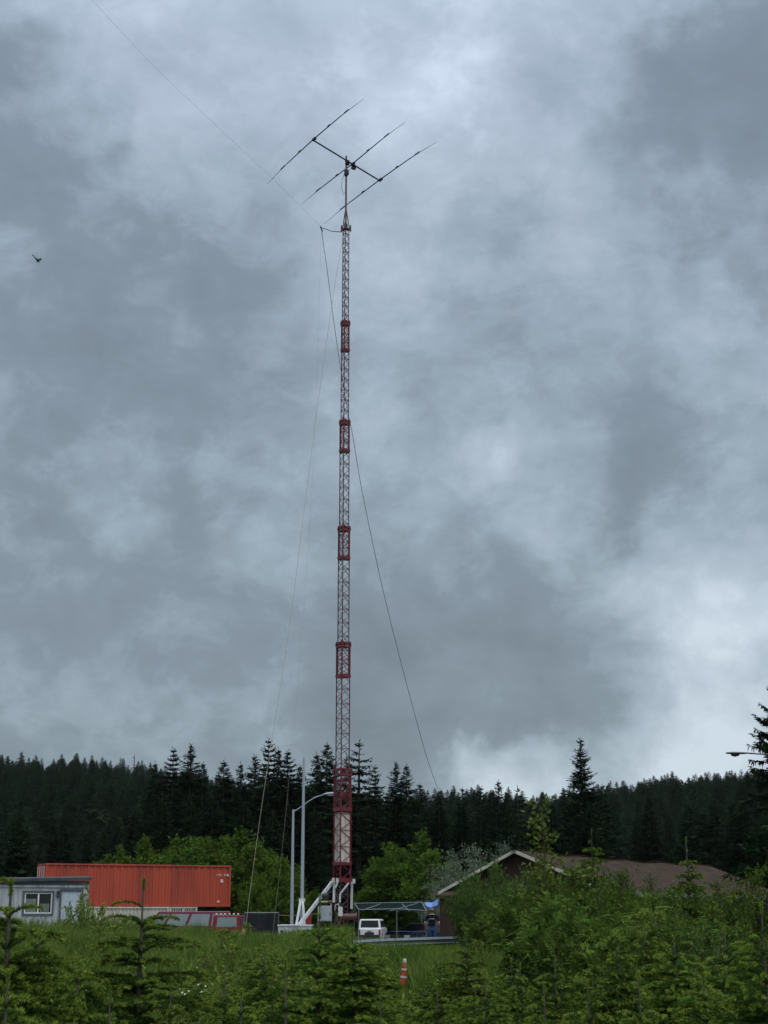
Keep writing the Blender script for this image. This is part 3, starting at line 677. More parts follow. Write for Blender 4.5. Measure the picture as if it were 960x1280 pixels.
for px, py, D, k, w, lab in [
    (12, 1098, 8.2, 5, 1.0, 'nearest young spruce with thick light shoots at the left edge, before the trailer office'),
    (177, 1098, 14, 0, 1.25, 'young spruce with umbrella whorls below the white container, leader tall and bare'),
    (50, 1166, 16, 4, 1.2, 'small dark young spruce between the left edge spruce and the umbrella whorled one'),
    (52, 1150, 21, 2, .8, 'slim dark young spruce below the trailer office window'),
    (214, 1222, 11.5, 1, .8, 'young spruce at the bottom between the umbrella whorled one and white flowers'),
    (281, 1208, 15, 3, 1.0, 'young spruce right of the white flowers at the bottom'),
    (98, 1196, 9.5, 5, .9, 'light tipped low young spruce at the lower left'),
    (8, 1212, 7, 5, .8, 'light tipped young spruce in the bottom left corner'),
    (330, 1182, 17.5, 2, 1.1, 'dense dark young spruce between flowers and the leggy leader'),
    (398, 1118, 19, 3, 1.1, 'leggy young spruce with tall thin leader before the tower base'),
    (425, 1142, 22, 0, .8, 'young spruce with thin leader right before the tower foot'),
    (360, 1200, 12, 3, 1.2, 'drooping young spruce at the bottom left of the yellow tipped one'),
    (448, 1160, 18, 4, 1.3, 'bushy yellow tipped young spruce at bottom centre left of the cone'),
    (478, 1182, 25, 1, .9, 'young spruce close behind the left side of the cone'),
    (548, 1190, 24, 2, .9, 'dark young spruce right of the cone'),
    (584, 1166, 21, 0, 1.05, 'young spruce with long level light shoot in front of the dark shed'),
    (546, 1230, 12, 5, .9, 'low light young spruce at bottom right of the cone'),
    (606, 1212, 13, 1, .95, 'small young spruce below the grass patch right of the cone'),
    (648, 1204, 15, 2, .8, 'small young spruce beside the grass patch, right of its neighbour'),
    (694, 1176, 16, 3, .95, 'young spruce with twiggy brown stems in the middle of the right side'),
    (737, 1036, 45, 0, .62, 'tall young spruce whose leader stands against dark trees over the roof'),
    (857, 1046, 43, 3, .62, 'tall young spruce whose bare leader crosses the brown roof'),
    (776, 1168, 19, 2, .9, 'broad young spruce left of the dark hollow at right'),
    (806, 1150, 22, 1, .8, 'young spruce below the middle of the roof eave'),
    (846, 1170, 16, 4, 1.15, 'light tipped bushy young spruce at lower right'),
    (908, 1158, 14.5, 2, 1.1, 'young spruce next to the right edge with level layered shoots'),
    (952, 1128, 12, 1, 1.0, 'young spruce cut by the right edge of the picture'),
    (740, 1224, 11, 0, .9, 'dark young spruce in the bottom right below the hollow'),
    (800, 1214, 12, 3, 1.0, 'drooping young spruce at the bottom right centre'),
    (880, 1216, 9.5, 5, .9, 'thick shooted young spruce in the bottom right corner area'),
    (676, 1228, 10.5, 2, .9, 'low young spruce at the bottom right of the grass patch'),
    (476, 1236, 10.5, 1, .9, 'low young spruce at the very bottom centre'),
    (300, 1236, 9, 5, .9, 'low young spruce at the very bottom left of centre'),
    (140, 1232, 9, 3, .9, 'low dark young spruce at the bottom below the umbrella whorled one'),
    (640, 1172, 27, 4, .9, 'small young spruce behind the grass patch, before the thicket'),
    (250, 1206, 24, 2, .9, 'small young spruce behind the white flowers'),
    (742, 1180, 26, 3, .8, 'young spruce at the left of the dark hollow in the right thicket'),
]: young(px, py, D, k, lab, w)

for i in range(22):
    D = RNG.uniform(17, 34); px = RNG.uniform(0, 640) if i < 9 else RNG.uniform(640, 960); h = RNG.uniform(.95, 1.5); x = (px - 480) / 1990 * D; k = int(RNG.integers(0, 5))
    if abs(px - 503) < 26: continue
    t = thing('young_spruce', 'small young spruce half hidden in the long grass between taller ones', 'young spruce', (x, D, G(x, D)), RNG.random() * 6.28, 'small young spruces half hidden in the grass')
    t.scale = (h / 2.3 * 1.1, h / 2.3 * 1.1, h / 2.3); link('trunk', YS[k][0], t); link('crown', YS[k][1], t)

# ------------------------------------------------------------------ long grass (stuff)
n = 340000
yy = 12 + (71 - 12) * RNG.random(n) ** .72; xx = (RNG.random(n) * 2 - 1) * (.262 * yy + .8)
cl = np.sin(xx * 1.7 + 2 * np.sin(yy * .9)) * np.sin(yy * 1.3 + np.sin(xx * .8) * 2)
keep = RNG.random(n) < .62 + .38 * cl
keep &= ~((xx > .085 * yy) & (yy > 46) & (RNG.random(n) < .8))
xx, yy, cl = xx[keep], yy[keep], cl[keep]; n = len(xx)
h = (.50 + .26 * RNG.random(n) ** 1.3 + .14 * cl) * np.where(yy < 34, .92, 1.0 + .22 * np.sin(xx * .55 + 1.0))
pxl = 480 + xx / yy * 1990
tus = np.sin(xx * 1.1 + 3 * np.sin(yy * .31)) * np.sin(yy * .8 + 2 * np.sin(xx * .47)); h = h * (1 + .26 * tus)
h = np.where((pxl < 440) & (yy > 37), h * 1.36, h); h = np.where((pxl > 436) & (yy > 42), h * .60, h); h = np.where((np.abs(pxl - 504) < 13) & (yy > 20) & (yy < 39), h * .28, h)
base = np.stack([xx, yy, gz(xx, yy) - .02], -1); la = RNG.random(n) * 6.28; lm = h * RNG.uniform(.08, .6, n)
ld = np.stack([np.cos(la), np.sin(la), 0 * la], -1); sa = RNG.random(n) * 6.28
sd = np.stack([np.cos(sa), np.sin(sa), 0 * sa], -1) * (.0055 + .00014 * yy + .004 * RNG.random(n) ** 2)[:, None]
upv = np.array([0, 0, 1.0])
mid = base + ld * (lm * .3)[:, None] + upv * (h * .62)[:, None]; tip = base + ld * lm[:, None] + upv * (h * (1 - .25 * (lm / h) ** 2))[:, None]
V = np.stack([base - sd, base + sd, mid + sd * .8, mid - sd * .8, tip], 1).reshape(-1, 3)
o = np.arange(n)[:, None] * 5; tri = np.concatenate([o + [0, 1, 2], o + [0, 2, 3], o + [3, 2, 4]], 1)
tag(link('grass', np_mesh('grass', V, tri, ['grass'])), kind='stuff', label='long green grass over the verge before the vehicles', cat='grass')
# small white flowers among the grass
P = []
for px, py, D in [(225, 1236, 21), (231, 1243, 20), (248, 1231, 22), (252, 1240, 21), (96, 1240, 19), (112, 1249, 18), (228, 1241, 20.5), (242, 1226, 24), (257, 1233, 22), (33, 1259, 18), (250, 1252, 20), (88, 1246, 19), (604, 1252, 22), (512, 1253, 28), (205, 1216, 26), (236, 1239, 21), (221, 1247, 20), (108, 1238, 20)]:
    P.append(at(px, py, D))
mb = MB()
for p in P:
    for j in range(6):
        a = j * 1.047 + p.x; r = .014
        q = Vector((math.cos(a) * r, math.sin(a) * r * .6 - .01, math.sin(a) * r * .7 + .006)); s = Vector((-math.sin(a), .2, math.cos(a))) * .006
        mb.add([p, p + q * .6 + s, p + q, p + q * .6 - s], [(0, 1, 2, 3)], 'petal')
    mb.tube([p, (p.x + .01, p.y + .01, G(p.x, p.y))], .002, 'stem', 3)
tag(mb.build('wildflowers'), kind='stuff', label='small white daisies scattered in the grass', cat='flowers')
# ------------------------------------------------------------------ lattice crank-up tower
TX, TY = -2.02, 75.0
def tz(py): return at(430, py, TY).z
def tw_(pxw, z): return pxw * (TY * CP + (z - EYE) * SP) / F
TG = G(TX, TY)
tower = thing('radio_tower', 'tall red and grey lattice radio tower on a white tilting base', 'radio tower', (TX, TY, 0))
ANG = [R(-95), R(25), R(145)]
def legs_at(w, z):
    r = w / 1.725; return [Vector((r * math.cos(a) + .087 * r * 0, r * math.sin(a), z)) for a in ANG]
def lattice(z0, z1, w, lr, br, pitch, lm, bm, zr=None, name='lattice_section', par=None):
    """triangular lattice; legs above zr are painted red"""
    mb = MB(); A, B = legs_at(w, z0), legs_at(w, z1)
    for a, b in zip(A, B):
        if zr:
            c = Vector((b.x, b.y, zr)); mb.tube([a, c], lr, lm, 6); mb.tube([c, b], lr * 1.45, 'red', 6)
        else: mb.tube([a, b], lr, lm, 6)
    nn = max(1, round((z1 - z0) / pitch))
    for i in range(nn):
        za, zb = z0 + (z1 - z0) * i / nn, z0 + (z1 - z0) * (i + 1) / nn
        mt = 'red' if (zr and za > zr - .1) else bm
        for j in range(3):
            p, q = A[j], A[(j + 1) % 3]
            if i % 2: p, q = q, p
            mb.tube([(p.x, p.y, za), (q.x, q.y, zb)], br, mt, 4, cap=False)
            if i % 2 == 0: mb.tube([(p.x, p.y, za), (q.x, q.y, za)], br * .9, mt, 4, cap=False)
    return mb.build(name, par or tower)
def collar(z, w, h, par=tower):
    mb = MB(); r = legs_at(w + .015, 0)
    for zz, t in ((z, .07), (z + h - .07, .07)):
        for j in range(3):
            a, b = r[j], r[(j + 1) % 3]; mb.tube([(a.x, a.y, zz), (b.x, b.y, zz)], t * .75, 'red', 4)
    for j in range(3):
        a, b = r[j], r[(j + 1) % 3]
        mb.tube([(a.x, a.y, z - .04), (a.x, a.y, z + h + .02)], .05, 'red', 6)
        o = (Vector((a.x, a.y, 0))).normalized() * .03
        mb.box((a.x + o.x, a.y + o.y, z + h * .5), (.06, .06, h * .7), 'red', ANG[j])
        m2 = (a + b) / 2; mb.box((m2.x, m2.y, z + h * .5), (.20, .04, h * .8), 'legs', math.atan2(b.y - a.y, b.x - a.x))
    return mb.build('collar', par)
SEC = [  # bottom row, top row, red overlap row, width in pixels
    (1100, 966, None, 22.0), (1012, 806, 845, 17.6), (847, 661, 697, 14.6), (700, 528, 563, 12.4), (566, 404, 437, 10.4), (440, 287, None, 8.6)]
for i, (yb, yt, yr, pw) in enumerate(SEC):
    z0, z1 = tz(yb), tz(yt); w = tw_(pw - 1.0, (z0 + z1) / 2)
    if i == 0: lattice(z0, z1, w, .038, .015, .40, 'red', 'red')
    else: lattice(z0, z1, w, .034 - .002 * i, 0.0155, .40 - .03 * i, 'legs', 'brace', tz(yr) if yr else None)
    if yt != 287: collar(z1 - .10, w, .26 if i else .34)
    if yr: collar(tz(yr) - .05, w - .02, .14)
w = tw_(21, tz(985)); collar(tz(1013), w, .15); collar(tz(1079) - .05, w, .12); collar(tz(1100) - .05, w + .04, .16)
lattice(tz(1012), tz(968), w * .90, .03, .016, .32, 'red', 'red')
# lower foot of the lattice
lattice(TG, tz(1103), tw_(15, 3.5), .03, .016, .28, 'legs', 'brace')
# white sheeting inside the lowest section
mb = MB(); q = legs_at(tw_(19.0, 6), 0); za, zb = tz(1078), tz(1016)
for j in range(3):
    a, b = q[j], q[(j + 1) % 3]; nrm = (b - a).cross(Vector((0, 0, 1))).normalized()
    for s0, s1 in ((.02, .48), (.52, .98)):
        p0, p1 = a.lerp(b, s0), a.lerp(b, s1)
        mb.slab([(p0.x, p0.y, za), (p1.x, p1.y, za), (p1.x, p1.y, zb), (p0.x, p0.y, zb)], 0, 1, 0, 1, .0, .012, 'wrap')
mb.build('wrap_panel', tower)
# top plate, rotor cage and mast
zt = tz(287); mb = MB(); wt = tw_(9, zt)
pl = legs_at(wt * 1.25, 0)
mb.add([(p.x, p.y, zt) for p in pl] + [(p.x, p.y, zt + .07) for p in pl], [(2, 1, 0), (3, 4, 5), (0, 1, 4, 3), (1, 2, 5, 4), (2, 0, 3, 5)], 'legs')
mb.tube([(0, 0, zt + .05), (0, 0, zt + .32)], [.12, .10], 'dark', 8)
for p in pl: mb.tube([(p.x, p.y, zt - .05), (p.x, p.y, zt + .30)], .045, 'legs', 5)
mb.build('top_plate', tower)
mb = MB()
for p in legs_at(wt, 0): mb.tube([(p.x, p.y, zt), (p.x * .12, p.y * .12, tz(262))], .028, 'legs', 5)
mb.build('rotor_cage', tower)
zm = tz(195); mb = MB(); mb.tube([(0, 0, zt), (0, 0, zm)], .050, 'legs', 8); mb.build('mast', tower)
mb = MB(); mb.tube([(0, 0, tz(221)), (0, 0, tz(219)), (0, 0, tz(213)), (0, 0, tz(211))], [.05, .11, .11, .06], 'dark', 8)
mb.box((.10, -.03, tz(216)), (.10, .12, .2), 'dark'); mb.build('rotor', tower)
# standoff arm holding the wire antenna
pa = at(402, 284.5, 74.4) - Vector((TX, TY, 0)); pb = Vector((-.2, 0, tz(290)))
mb = MB(); mb.tube([pb, pb.lerp(pa, .5) + Vector((0, 0, -.08)), pa], [.026, .020, .018], 'alu', 6); mb.tube([pa + Vector((-.06, 0, .06)), pa + Vector((.04, 0, -.22))], .04, 'dark', 6); mb.build('standoff_arm', tower)

# base: white steel frame and strut
def tl(px, py, D): return at(px, py, D) - Vector((TX, TY, 0))
mb = MB()
mb.tube([tl(417, 1100.5, 74.4), tl(374, 1156, 73.4)], .095, 'white', 4); mb.build('strut', tower)
for (x0, y0), (x1, y1), D, w, nm in [((417.8, 1099), (417.2, 1128), 74.2, .075, 'post'), ((440, 1102), (439.4, 1136), 74.6, .08, 'post'), ((436, 1103.5), (425.2, 1117), 74.0, .055, 'brace'),
                                     ((425.2, 1116.5), (424.8, 1128), 74.0, .055, 'brace'), ((423, 1101), (419, 1110), 74.1, .05, 'brace')]:
    mb = MB(); mb.tube([tl(x0, y0, D), tl(x1, y1, D)], w, 'white', 4); mb.build(nm, tower)
mb = MB(); a, b = tl(413, 1100, 74.1), tl(444, 1101.5, 74.4); mb.tube([a, b], .05, 'red', 4)
for s in (0.12, .28, .62, .95): p = a.lerp(b, s); mb.box((p.x, p.y - .07, p.z), (.12, .10, .2), 'white' if s < .3 or s > .9 else 'red')
mb.build('hinge_beam', tower)
mb = MB(); p = tl(406.5, 1120, 73.7); mb.tube([p + Vector((-.16, 0, 0)), p + Vector((-.10, 0, 0)), p + Vector((.12, 0, .02)), p + Vector((.17, 0, .02))], [.08, .12, .12, .07], 'dark', 10)
mb.tube([p + Vector((0, 0, .08)), p + Vector((.35, .05, .22))], .03, 'dark', 5); mb.build('winch_motor', tower)
mb = MB(); p = tl(408, 1127, 73.6); mb.box(p, (.62, .5, .06), 'wrap'); mb.box(p + Vector((.18, -.26, -.03)), (.24, .03, .09), 'red'); mb.box(p + Vector((.22, 0, -.25)), (.05, .4, .45), 'white'); mb.build('platform', tower)
c = thing('x', None, None); bpy.data.objects.remove(c)
mb = MB(); p = tl(408, 1142, 73.4); mb.box(p, (.50, .30, .70), 'cab'); cabn = mb.build('control_cabinet', tower, bevel=.012)
mb = MB(); mb.box(p + Vector((0, -.165, 0)), (.44, .03, .62), 'cab'); mb.tube([p + Vector((.17, -.2, .05)), p + Vector((.17, -.2, -.08))], .015, 'dark', 6); mb.build('cabinet_door', cabn)
mb = MB(); p2 = tl(399.5, 1142.5, 73.3); mb.box(p2, (.16, .24, .66), 'cab'); mb.build('junction_box', tower, bevel=.01)
mb = MB(); p2 = tl(425.5, 1139.5, 73.6); mb.box(p2, (.20, .18, .42), 'white'); mb.tube([p2 + Vector((-.05, -.05, .2)), p2 + Vector((-.1, -.05, .35)), p2 + Vector((-.25, -.05, .28)), p2 + Vector((-.26, -.05, .05))], .025, 'white', 6); mb.build('junction_box', tower, bevel=.01)
mb = MB(); p2 = tl(437, 1146, 74.0); mb.tube([p2 + Vector((-.3, 0, 0)), p2 + Vector((.3, 0, 0))], .15, 'legs', 12); mb.tube([p2 + Vector((-.34, 0, 0)), p2 + Vector((-.3, 0, 0))], .22, 'red', 12); mb.tube([p2 + Vector((.3, 0, 0)), p2 + Vector((.34, 0, 0))], .22, 'red', 12); mb.build('winch_drum', tower)
mb = MB()
for px in (403, 414, 424): mb.tube([tl(px, 1150, 73.7), Vector((tl(px, 1150, 73.7).x, -1.3, TG))], .035, 'legs', 5)
mb.build('cabinet_stand', tower)
# white ballast bin
a, b = tl(347.5, 1156, 72.6), tl(389, 1156, 72.6); zt_ = a.z; mb = MB(); cx = (a.x + b.x) / 2; wx = b.x - a.x
mb.box((cx, -1.3, (zt_ + TG) / 2 - .04), (wx, 2.0, zt_ - TG - .08), 'white'); mb.box((cx, -1.3, zt_ - .035), (wx + .07, 2.07, .07), 'white')
for k in range(5): mb.box((a.x + .06 + k * (wx - .12) / 4, -2.33, (zt_ + TG) / 2 - .06), (.07, .06, zt_ - TG - .16), 'white')
for k in (.12, .62): mb.box((a.x + wx * k, -2.37, zt_ - .30), (.12, .02, .13), 'dark')
mb.build('ballast_bin', tower, bevel=.008)

# ------------------------------------------------------------------ beam antenna on the mast
hub = at_z(432, 203.5, tz(203.5)); HZ = tz(203.5)
yagi = thing('beam_antenna', 'three element beam antenna turned on the mast at the tower top', 'antenna', (TX, TY, HZ))
def ly(px, py): return at_z(px, py, HZ) - Vector((TX, TY, HZ))
b0, b1 = ly(391, 176.5), ly(474, 227); off = Vector((.07, -.05, 0))
mb = MB(); mb.tube([b0 + off, b1 + off], .042, 'dark', 8); mb.build('boom', yagi)
for (x0, y0), (xc, yc), (x1, y1) in [((334, 230), (391, 176.5), (455, 123.5)), ((376.5, 256), (439.5, 207.5), (506, 153)), ((405, 280), (474, 227), (546.5, 177))]:
    e0, ec, e1 = ly(x0, y0), ly(xc, yc) + off, ly(x1, y1); ec.z += .06
    mb = MB()
    P = [e0, e0.lerp(ec, .22), e0.lerp(ec, .45), e0.lerp(ec, .75), ec, ec.lerp(e1, .25), ec.lerp(e1, .55), ec.lerp(e1, .78), e1]
    for i, s in enumerate((0, .06, .10, .08, .06, .08, .10, .06, 0)): P[i].z += s
    mb.tube(P, [.007, .013, .026, .03, .033, .03, .026, .013, .007], 'dark', 6)
    for s in (.30, .68): # traps
        q = P[0].lerp(ec, s); q2 = q.lerp(ec, .12); q.z += .09; q2.z += .09; mb.tube([q, q2], .033, 'dark', 7)
        q = P[8].lerp(ec, s); q2 = q.lerp(ec, .12); q.z += .09; q2.z += .09; mb.tube([q, q2], .033, 'dark', 7)
    el = mb.build('element', yagi)
    mb = MB(); mb.box((ec.x, ec.y, ec.z - .03), (.30, .13, .10), 'black', math.atan2(e1.y - e0.y, e1.x - e0.x)); mb.build('clamp', el)
mb = MB(); mb.box((.06, -.02, 0), (.20, .14, .26), 'black', .6); mb.build('boom_clamp', yagi)
mb = MB(); q = ly(442, 208) ; mb.box((q.x, q.y, -.08), (.22, .16, .16), 'black', .6); mb.build('balun_box', yagi)
mb = MB(); zl = [0, -.35, -.75, -1.05, -1.3]; mb.tube([(q.x, q.y, -.1), (-.05, -.06, -.5), (-.20, -.06, -1.0), (-.24, -.05, -1.5), (-.12, -.05, -1.9), (-.03, -.05, -1.7)], .012, 'coax', 5); mb.build('feed_cable', yagi)

# ------------------------------------------------------------------ wires and ropes
def wire(name, pts, rad, mat, label, cat='wire'):
    P = [at(*p) for p in pts]
    # smooth through the points
    Q = []
    for i in range(len(P) - 1):
        p0, p1, p2, p3 = P[max(i - 1, 0)], P[i], P[i + 1], P[min(i + 2, len(P) - 1)]
        for s in np.linspace(0, 1, 5)[:-1]:
            Q.append(.5 * ((2 * p1) + (p2 - p0) * s + (2 * p0 - 5 * p1 + 4 * p2 - p3) * s * s + (3 * p1 - p0 - 3 * p2 + p3) * s ** 3))
    Q.append(P[-1]); mb = MB(); mb.tube(Q, rad, mat, 5)
    return tag(mb.build(name), label, cat)
wire('antenna_wire', [(402, 284.5, 74.4), (380, 262, 73), (330, 213, 70), (205, 95, 63), (115, 0, 58.5), (20, -105, 54)], .0036, 'coax', 'faint thin wire running from the standoff arm up to the top left corner')
wire('coaxial_cable', [(402, 287, 74.4), (404, 303, 74.6), (410, 345, 75), (417, 400, 75.6), (425, 455, 76.3), (434, 510, 76.8), (441, 545, 77.2), (450, 600, 78.5), (462, 660, 80), (477, 730, 83), (494, 800, 87), (515, 880, 92), (533, 945, 97), (547, 985, 101), (556, 1008, 103), (562, 1022, 104)], .0145, 'coax', 'dark slack cable crossing behind the tower and running down to the right', 'cable')
wire('guy_rope', [(428, 300, 74.8), (418, 360, 74.5), (405, 450, 74), (392, 545, 73.5), (380, 640, 73), (365, 760, 72.3), (352, 850, 71.8), (343, 905, 71.5), (335, 955, 71.2), (324, 1030, 70.9), (310, 1135, 70.5), (306, 1176, 70.3)], .0095, 'rope', 'pale rope slanting from the tower top to the ground behind the red vehicle', 'rope')
wire('halyard_rope', [(402, 288, 74.3), (399, 370, 74), (395.5, 500, 73.6), (385, 690, 73), (372, 860, 72.4), (362, 966, 72), (355, 1039, 71.8), (344, 1140, 71.5), (340, 1176, 71.3)], .0042, 'rope', 'thinner rope hanging from the standoff arm to the black trailer', 'rope')
wire('caution_rope', [(349, 1144, 76), (368, 1144.2, 76), (385, 1143.3, 76), (397, 1142, 76)], .014, 'yellow', 'yellow rope stretched behind the poles at the tower base', 'rope')

# ------------------------------------------------------------------ poles and street lamps
p = at(377.8, 1110, 74.6); top = at(380.6, 949, 74.6)
t = thing('metal_mast', 'bare grey metal mast on white legs left of the tower', 'mast', (p.x, p.y, 0))
z0 = at(378, 1126, 74.6).z; mb = MB()
mb.tube([(0, 0, TG), (0, 0, top.z * .55), (0, 0, top.z)], [.088, .082, .055], 'galv', 10); mb.tube([(0, 0, top.z), (0, 0, top.z + .12)], [.04, .03], 'galv', 8); mb.build('pole', t)
for px, y in ((369.3, -.5), (381.5, -.55)):
    q = at(px, 1156, 74.0); mb = MB(); mb.tube([(.0 + (.03 if px > 375 else -.05), -.1, z0 + .05), (q.x - p.x, -.6, q.z - .25)], .075, 'white', 4); mb.build('leg', t)
mb = MB(); mb.box((0, -.06, z0 + .03), (.30, .24, .14), 'white'); mb.build('bracket', t)

def street_lamp(px_pole, pole_top, D, arm, head, label, grey='galv', lens='lampclr'):
    b = at(px_pole, 1100, D); g = G(b.x, b.y)
    t = thing('street_lamp', label, 'street lamp', (b.x, b.y, g)); L = lambda x, y: at(x, y, D) - Vector((b.x, b.y, g))
    tp = L(px_pole, pole_top); tp.x = tp.y = 0
    mb = MB(); mb.tube([(0, 0, 0), (0, 0, tp.z)], [.105, .062], grey, 10); mb.tube([(0, 0, 0), (0, 0, .12)], .18, grey, 10); mb.build('pole', t)
    mb = MB(); P = [Vector((0, 0, tp.z - .08))] + [L(*a) for a in arm]; mb.tube(P, [.05] + [.028] * (len(P) - 1), grey, 8); mb.build('arm', t)
    h0, h1 = L(*head[0]), L(*head[1]); d = (h1 - h0).normalized(); mb = MB()
    n0 = h0 - d * .08; k = [0, .15, .4, .75, .95, 1]; w = [.04, .06, .11, .12, .08, .03]
    mb.tube([n0.lerp(h1, s) for s in k], w, grey, 10); hd = mb.build('lamp_head', t, smooth=True)
    zc = sum(v.co.z for v in hd.data.vertices) / len(hd.data.vertices)
    for v in hd.data.vertices: v.co.z = zc + (v.co.z - zc) * (.62 if lens == 'lampclr' else .42)
    mb = MB(); c = h0.lerp(h1, .62); mb.tube([c + Vector((-.16, 0, -.07)), c + Vector((0, 0, -.10)), c + Vector((.16, 0, -.07))], [.03, .05, .03], lens, 8); mb.build('lens', hd)
    return t
street_lamp(365.3, 1012, 85, [(370, 1012.8), (378, 1007.6), (383.6, 1003), (394, 996.5), (406, 993)], ((405, 993), (418, 991)), 'grey street lamp with curved arm beside the grey mast')
street_lamp(1012, 941.5, 60, [(1000, 944.5), (970, 943.5), (950, 942.5), (936, 941.6)], ((938, 941.5), (907, 941.2)), 'street lamp head reaching out of the near spruce at the edge', 'alu', 'dark')  # dark tube and lens colours paint in the lamp's silhouette against the sky

# ------------------------------------------------------------------ containers
def frame_of(a, b):                  # object frame: origin a, +x to b (level), y away from camera
    d = Vector((b.x - a.x, b.y - a.y, 0)); return d.length, math.atan2(d.y, d.x)
ca, cb = at(58, 1079.5, 97.6), at(289, 1082, 102.6); CL, CA = frame_of(ca, cb)
zc0 = at(289, 1133.5, 102.6).z; zc1 = cb.z
def corrugated(L, H, W, mat, name, root, rib=.42, dep=.05):
    """shell with real trapezoid ribs on the long side and the end"""
    mb = MB(); poly = []; k = int(L / rib)
    for i in range(k):
        x = .09 + (L - .18) * i / k; s = (L - .18) / k
        poly += [(x, .05), (x + s * .28, .05), (x + s * .40, .05 + dep), (x + s * .88, .05 + dep)]
    poly.append((L - .09, .05)); n = len(poly)
    vs = [(x, y, .12) for x, y in poly] + [(x, y, H - .09) for x, y in poly]
    mb.add(vs, [(i, i + 1, n + i + 1, n + i) for i in range(n - 1)], mat)
    mb.box((L / 2, W * .5 + .1, H / 2), (L - .16, W - .30, H - .2), mat)
    mb.build(name, root)
    mb = MB()
    for x in (.06, L - .06):
        for y in (.06, W - .06): mb.box((x, y, H / 2), (.12, .12, H), mat)
    for z, h in ((.07, .13), (H - .05, .095)):
        mb.box((L / 2, .05, z), (L - .245, .09, h), mat); mb.box((L / 2, W - .05, z), (L - .245, .09, h), mat)
        mb.box((.06, W / 2, z), (.11, W - .245, h), mat); mb.box((L - .06, W / 2, z), (.11, W - .245, h), mat)
    mb.box((L / 2, W / 2, H - .025), (L - .25, W - .25, .02), mat)
    for x in (.08, L - .08):
        for z in (.06, H - .06): mb.box((x, -.008, z), (.17, .03, .115), mat)
    return mb.build('frame', root, bevel=.006)
t = thing('shipping_container', 'long orange red shipping container stacked on the cream one', 'container', (ca.x, ca.y, zc0), CA)
CH = zc1 - zc0; corrugated(CL, CH, 2.44, 'container', 'side_panel', t)
mb = MB()
for y in (.32, .92, 1.52, 2.1):
    mb.tube([(-.05, y, .15), (-.05, y, CH - .15)], .022, 'cmark', 6)
mb.box((.0, .65, CH / 2), (.05, 1.05, CH - .3), 'container'); mb.box((.0, 1.79, CH / 2), (.05, 1.05, CH - .3), 'container'); mb.build('door', t)
def glyphs(mb, txt, x, z, h, y, mat, w=.62):
    """stencilled characters as small raised bars"""
    SEG = {'0': 'abcdef', '1': 'bc', '2': 'abged', '3': 'abgcd', '4': 'fgbc', '5': 'afgcd', '6': 'afgedc', '7': 'abc', '8': 'abcdefg', '9': 'abcdfg', 'U': 'bcdef', 'E': 'afged', 'A': 'abcefg', 'T': 'ahi', ' ': ''}
    for ch in txt:
        cw = h * w * .8; s = h * .16
        B_ = dict(a=((0, h), (cw, h)), b=((cw, h / 2), (cw, h)), c=((cw, 0), (cw, h / 2)), d=((0, 0), (cw, 0)), e=((0, 0), (0, h / 2)), f=((0, h / 2), (0, h)), g=((0, h / 2), (cw, h / 2)), h=((cw / 2, h / 2), (cw / 2, h)), i=((cw / 2, 0), (cw / 2, h / 2)))
        for sgm in SEG[ch]:
            (xa, za), (xb, zb) = B_[sgm]; mb.box((x + (xa + xb) / 2, y, z + (za + zb) / 2), (abs(xb - xa) + s, .006, abs(zb - za) + s), mat)
        x += h * w * 1.25
mb = MB(); yy_ = .034
glyphs(mb, 'TTEU 305', CL - 1.0, CH - .66, .11, yy_, 'cmark', .75); mb.build('lettering', t)
for c_, s_ in (((CL - .19, yy_, CH - .62), (.12, .006, .13)), ((CL - .60, yy_, CH - .98), (.16, .006, .20)), ((CL - .80, yy_, .33), (.17, .006, .11))):
    mb = MB(); mb.box(c_, s_, 'cmark'); mb.build('sticker', t)
# cream container under it
def along(px):                       # distance along the container front for a pixel column
    best = min(np.linspace(0, CL, 400), key=lambda s: abs(480 + (ca.x + math.cos(CA) * s) / ((ca.y + math.sin(CA) * s) * CP + (zc0 - EYE) * SP) * F - px))
    return float(best)
s1 = along(211)
gc = G(ca.x, ca.y); t = thing('shipping_container', 'rusty cream container under the left part of the orange red one', 'container', (ca.x + .02, ca.y, gc), CA)
corrugated(s1, zc0 - gc - .01, 2.44, 'cwhite', 'side_panel', t, .24)
# slatted steel rack carrying the middle
s2 = along(247); t = thing('steel_rack', 'cream slatted steel rack between the cream container and the dark gap', 'rack', (ca.x + math.cos(CA) * (s1 + .05), ca.y + math.sin(CA) * (s1 + .05), gc), CA)
hr = zc0 - gc - .012; wr = s2 - s1 - .05; mb = MB()
for x in (.05, wr / 2, wr - .05):
    for y in (.05, 2.3): mb.box((x, y, hr / 2), (.09, .09, hr), 'cwhite')
mb.box((wr / 2, 1.2, hr - .045), (wr, 2.42, .085), 'cwhite'); mb.build('frame', t)
mb = MB()
for k in range(12): mb.box((.14 + k * (wr - .28) / 11, .03, hr - .42), (.055, .04, .62), 'cwhite')
mb.box((wr / 2, .06, hr - .73), (wr - .1, .05, .06), 'cwhite'); mb.box((wr / 2, .06, hr - .36), (wr - .1, .05, .05), 'cwhite'); mb.build('slats', t)

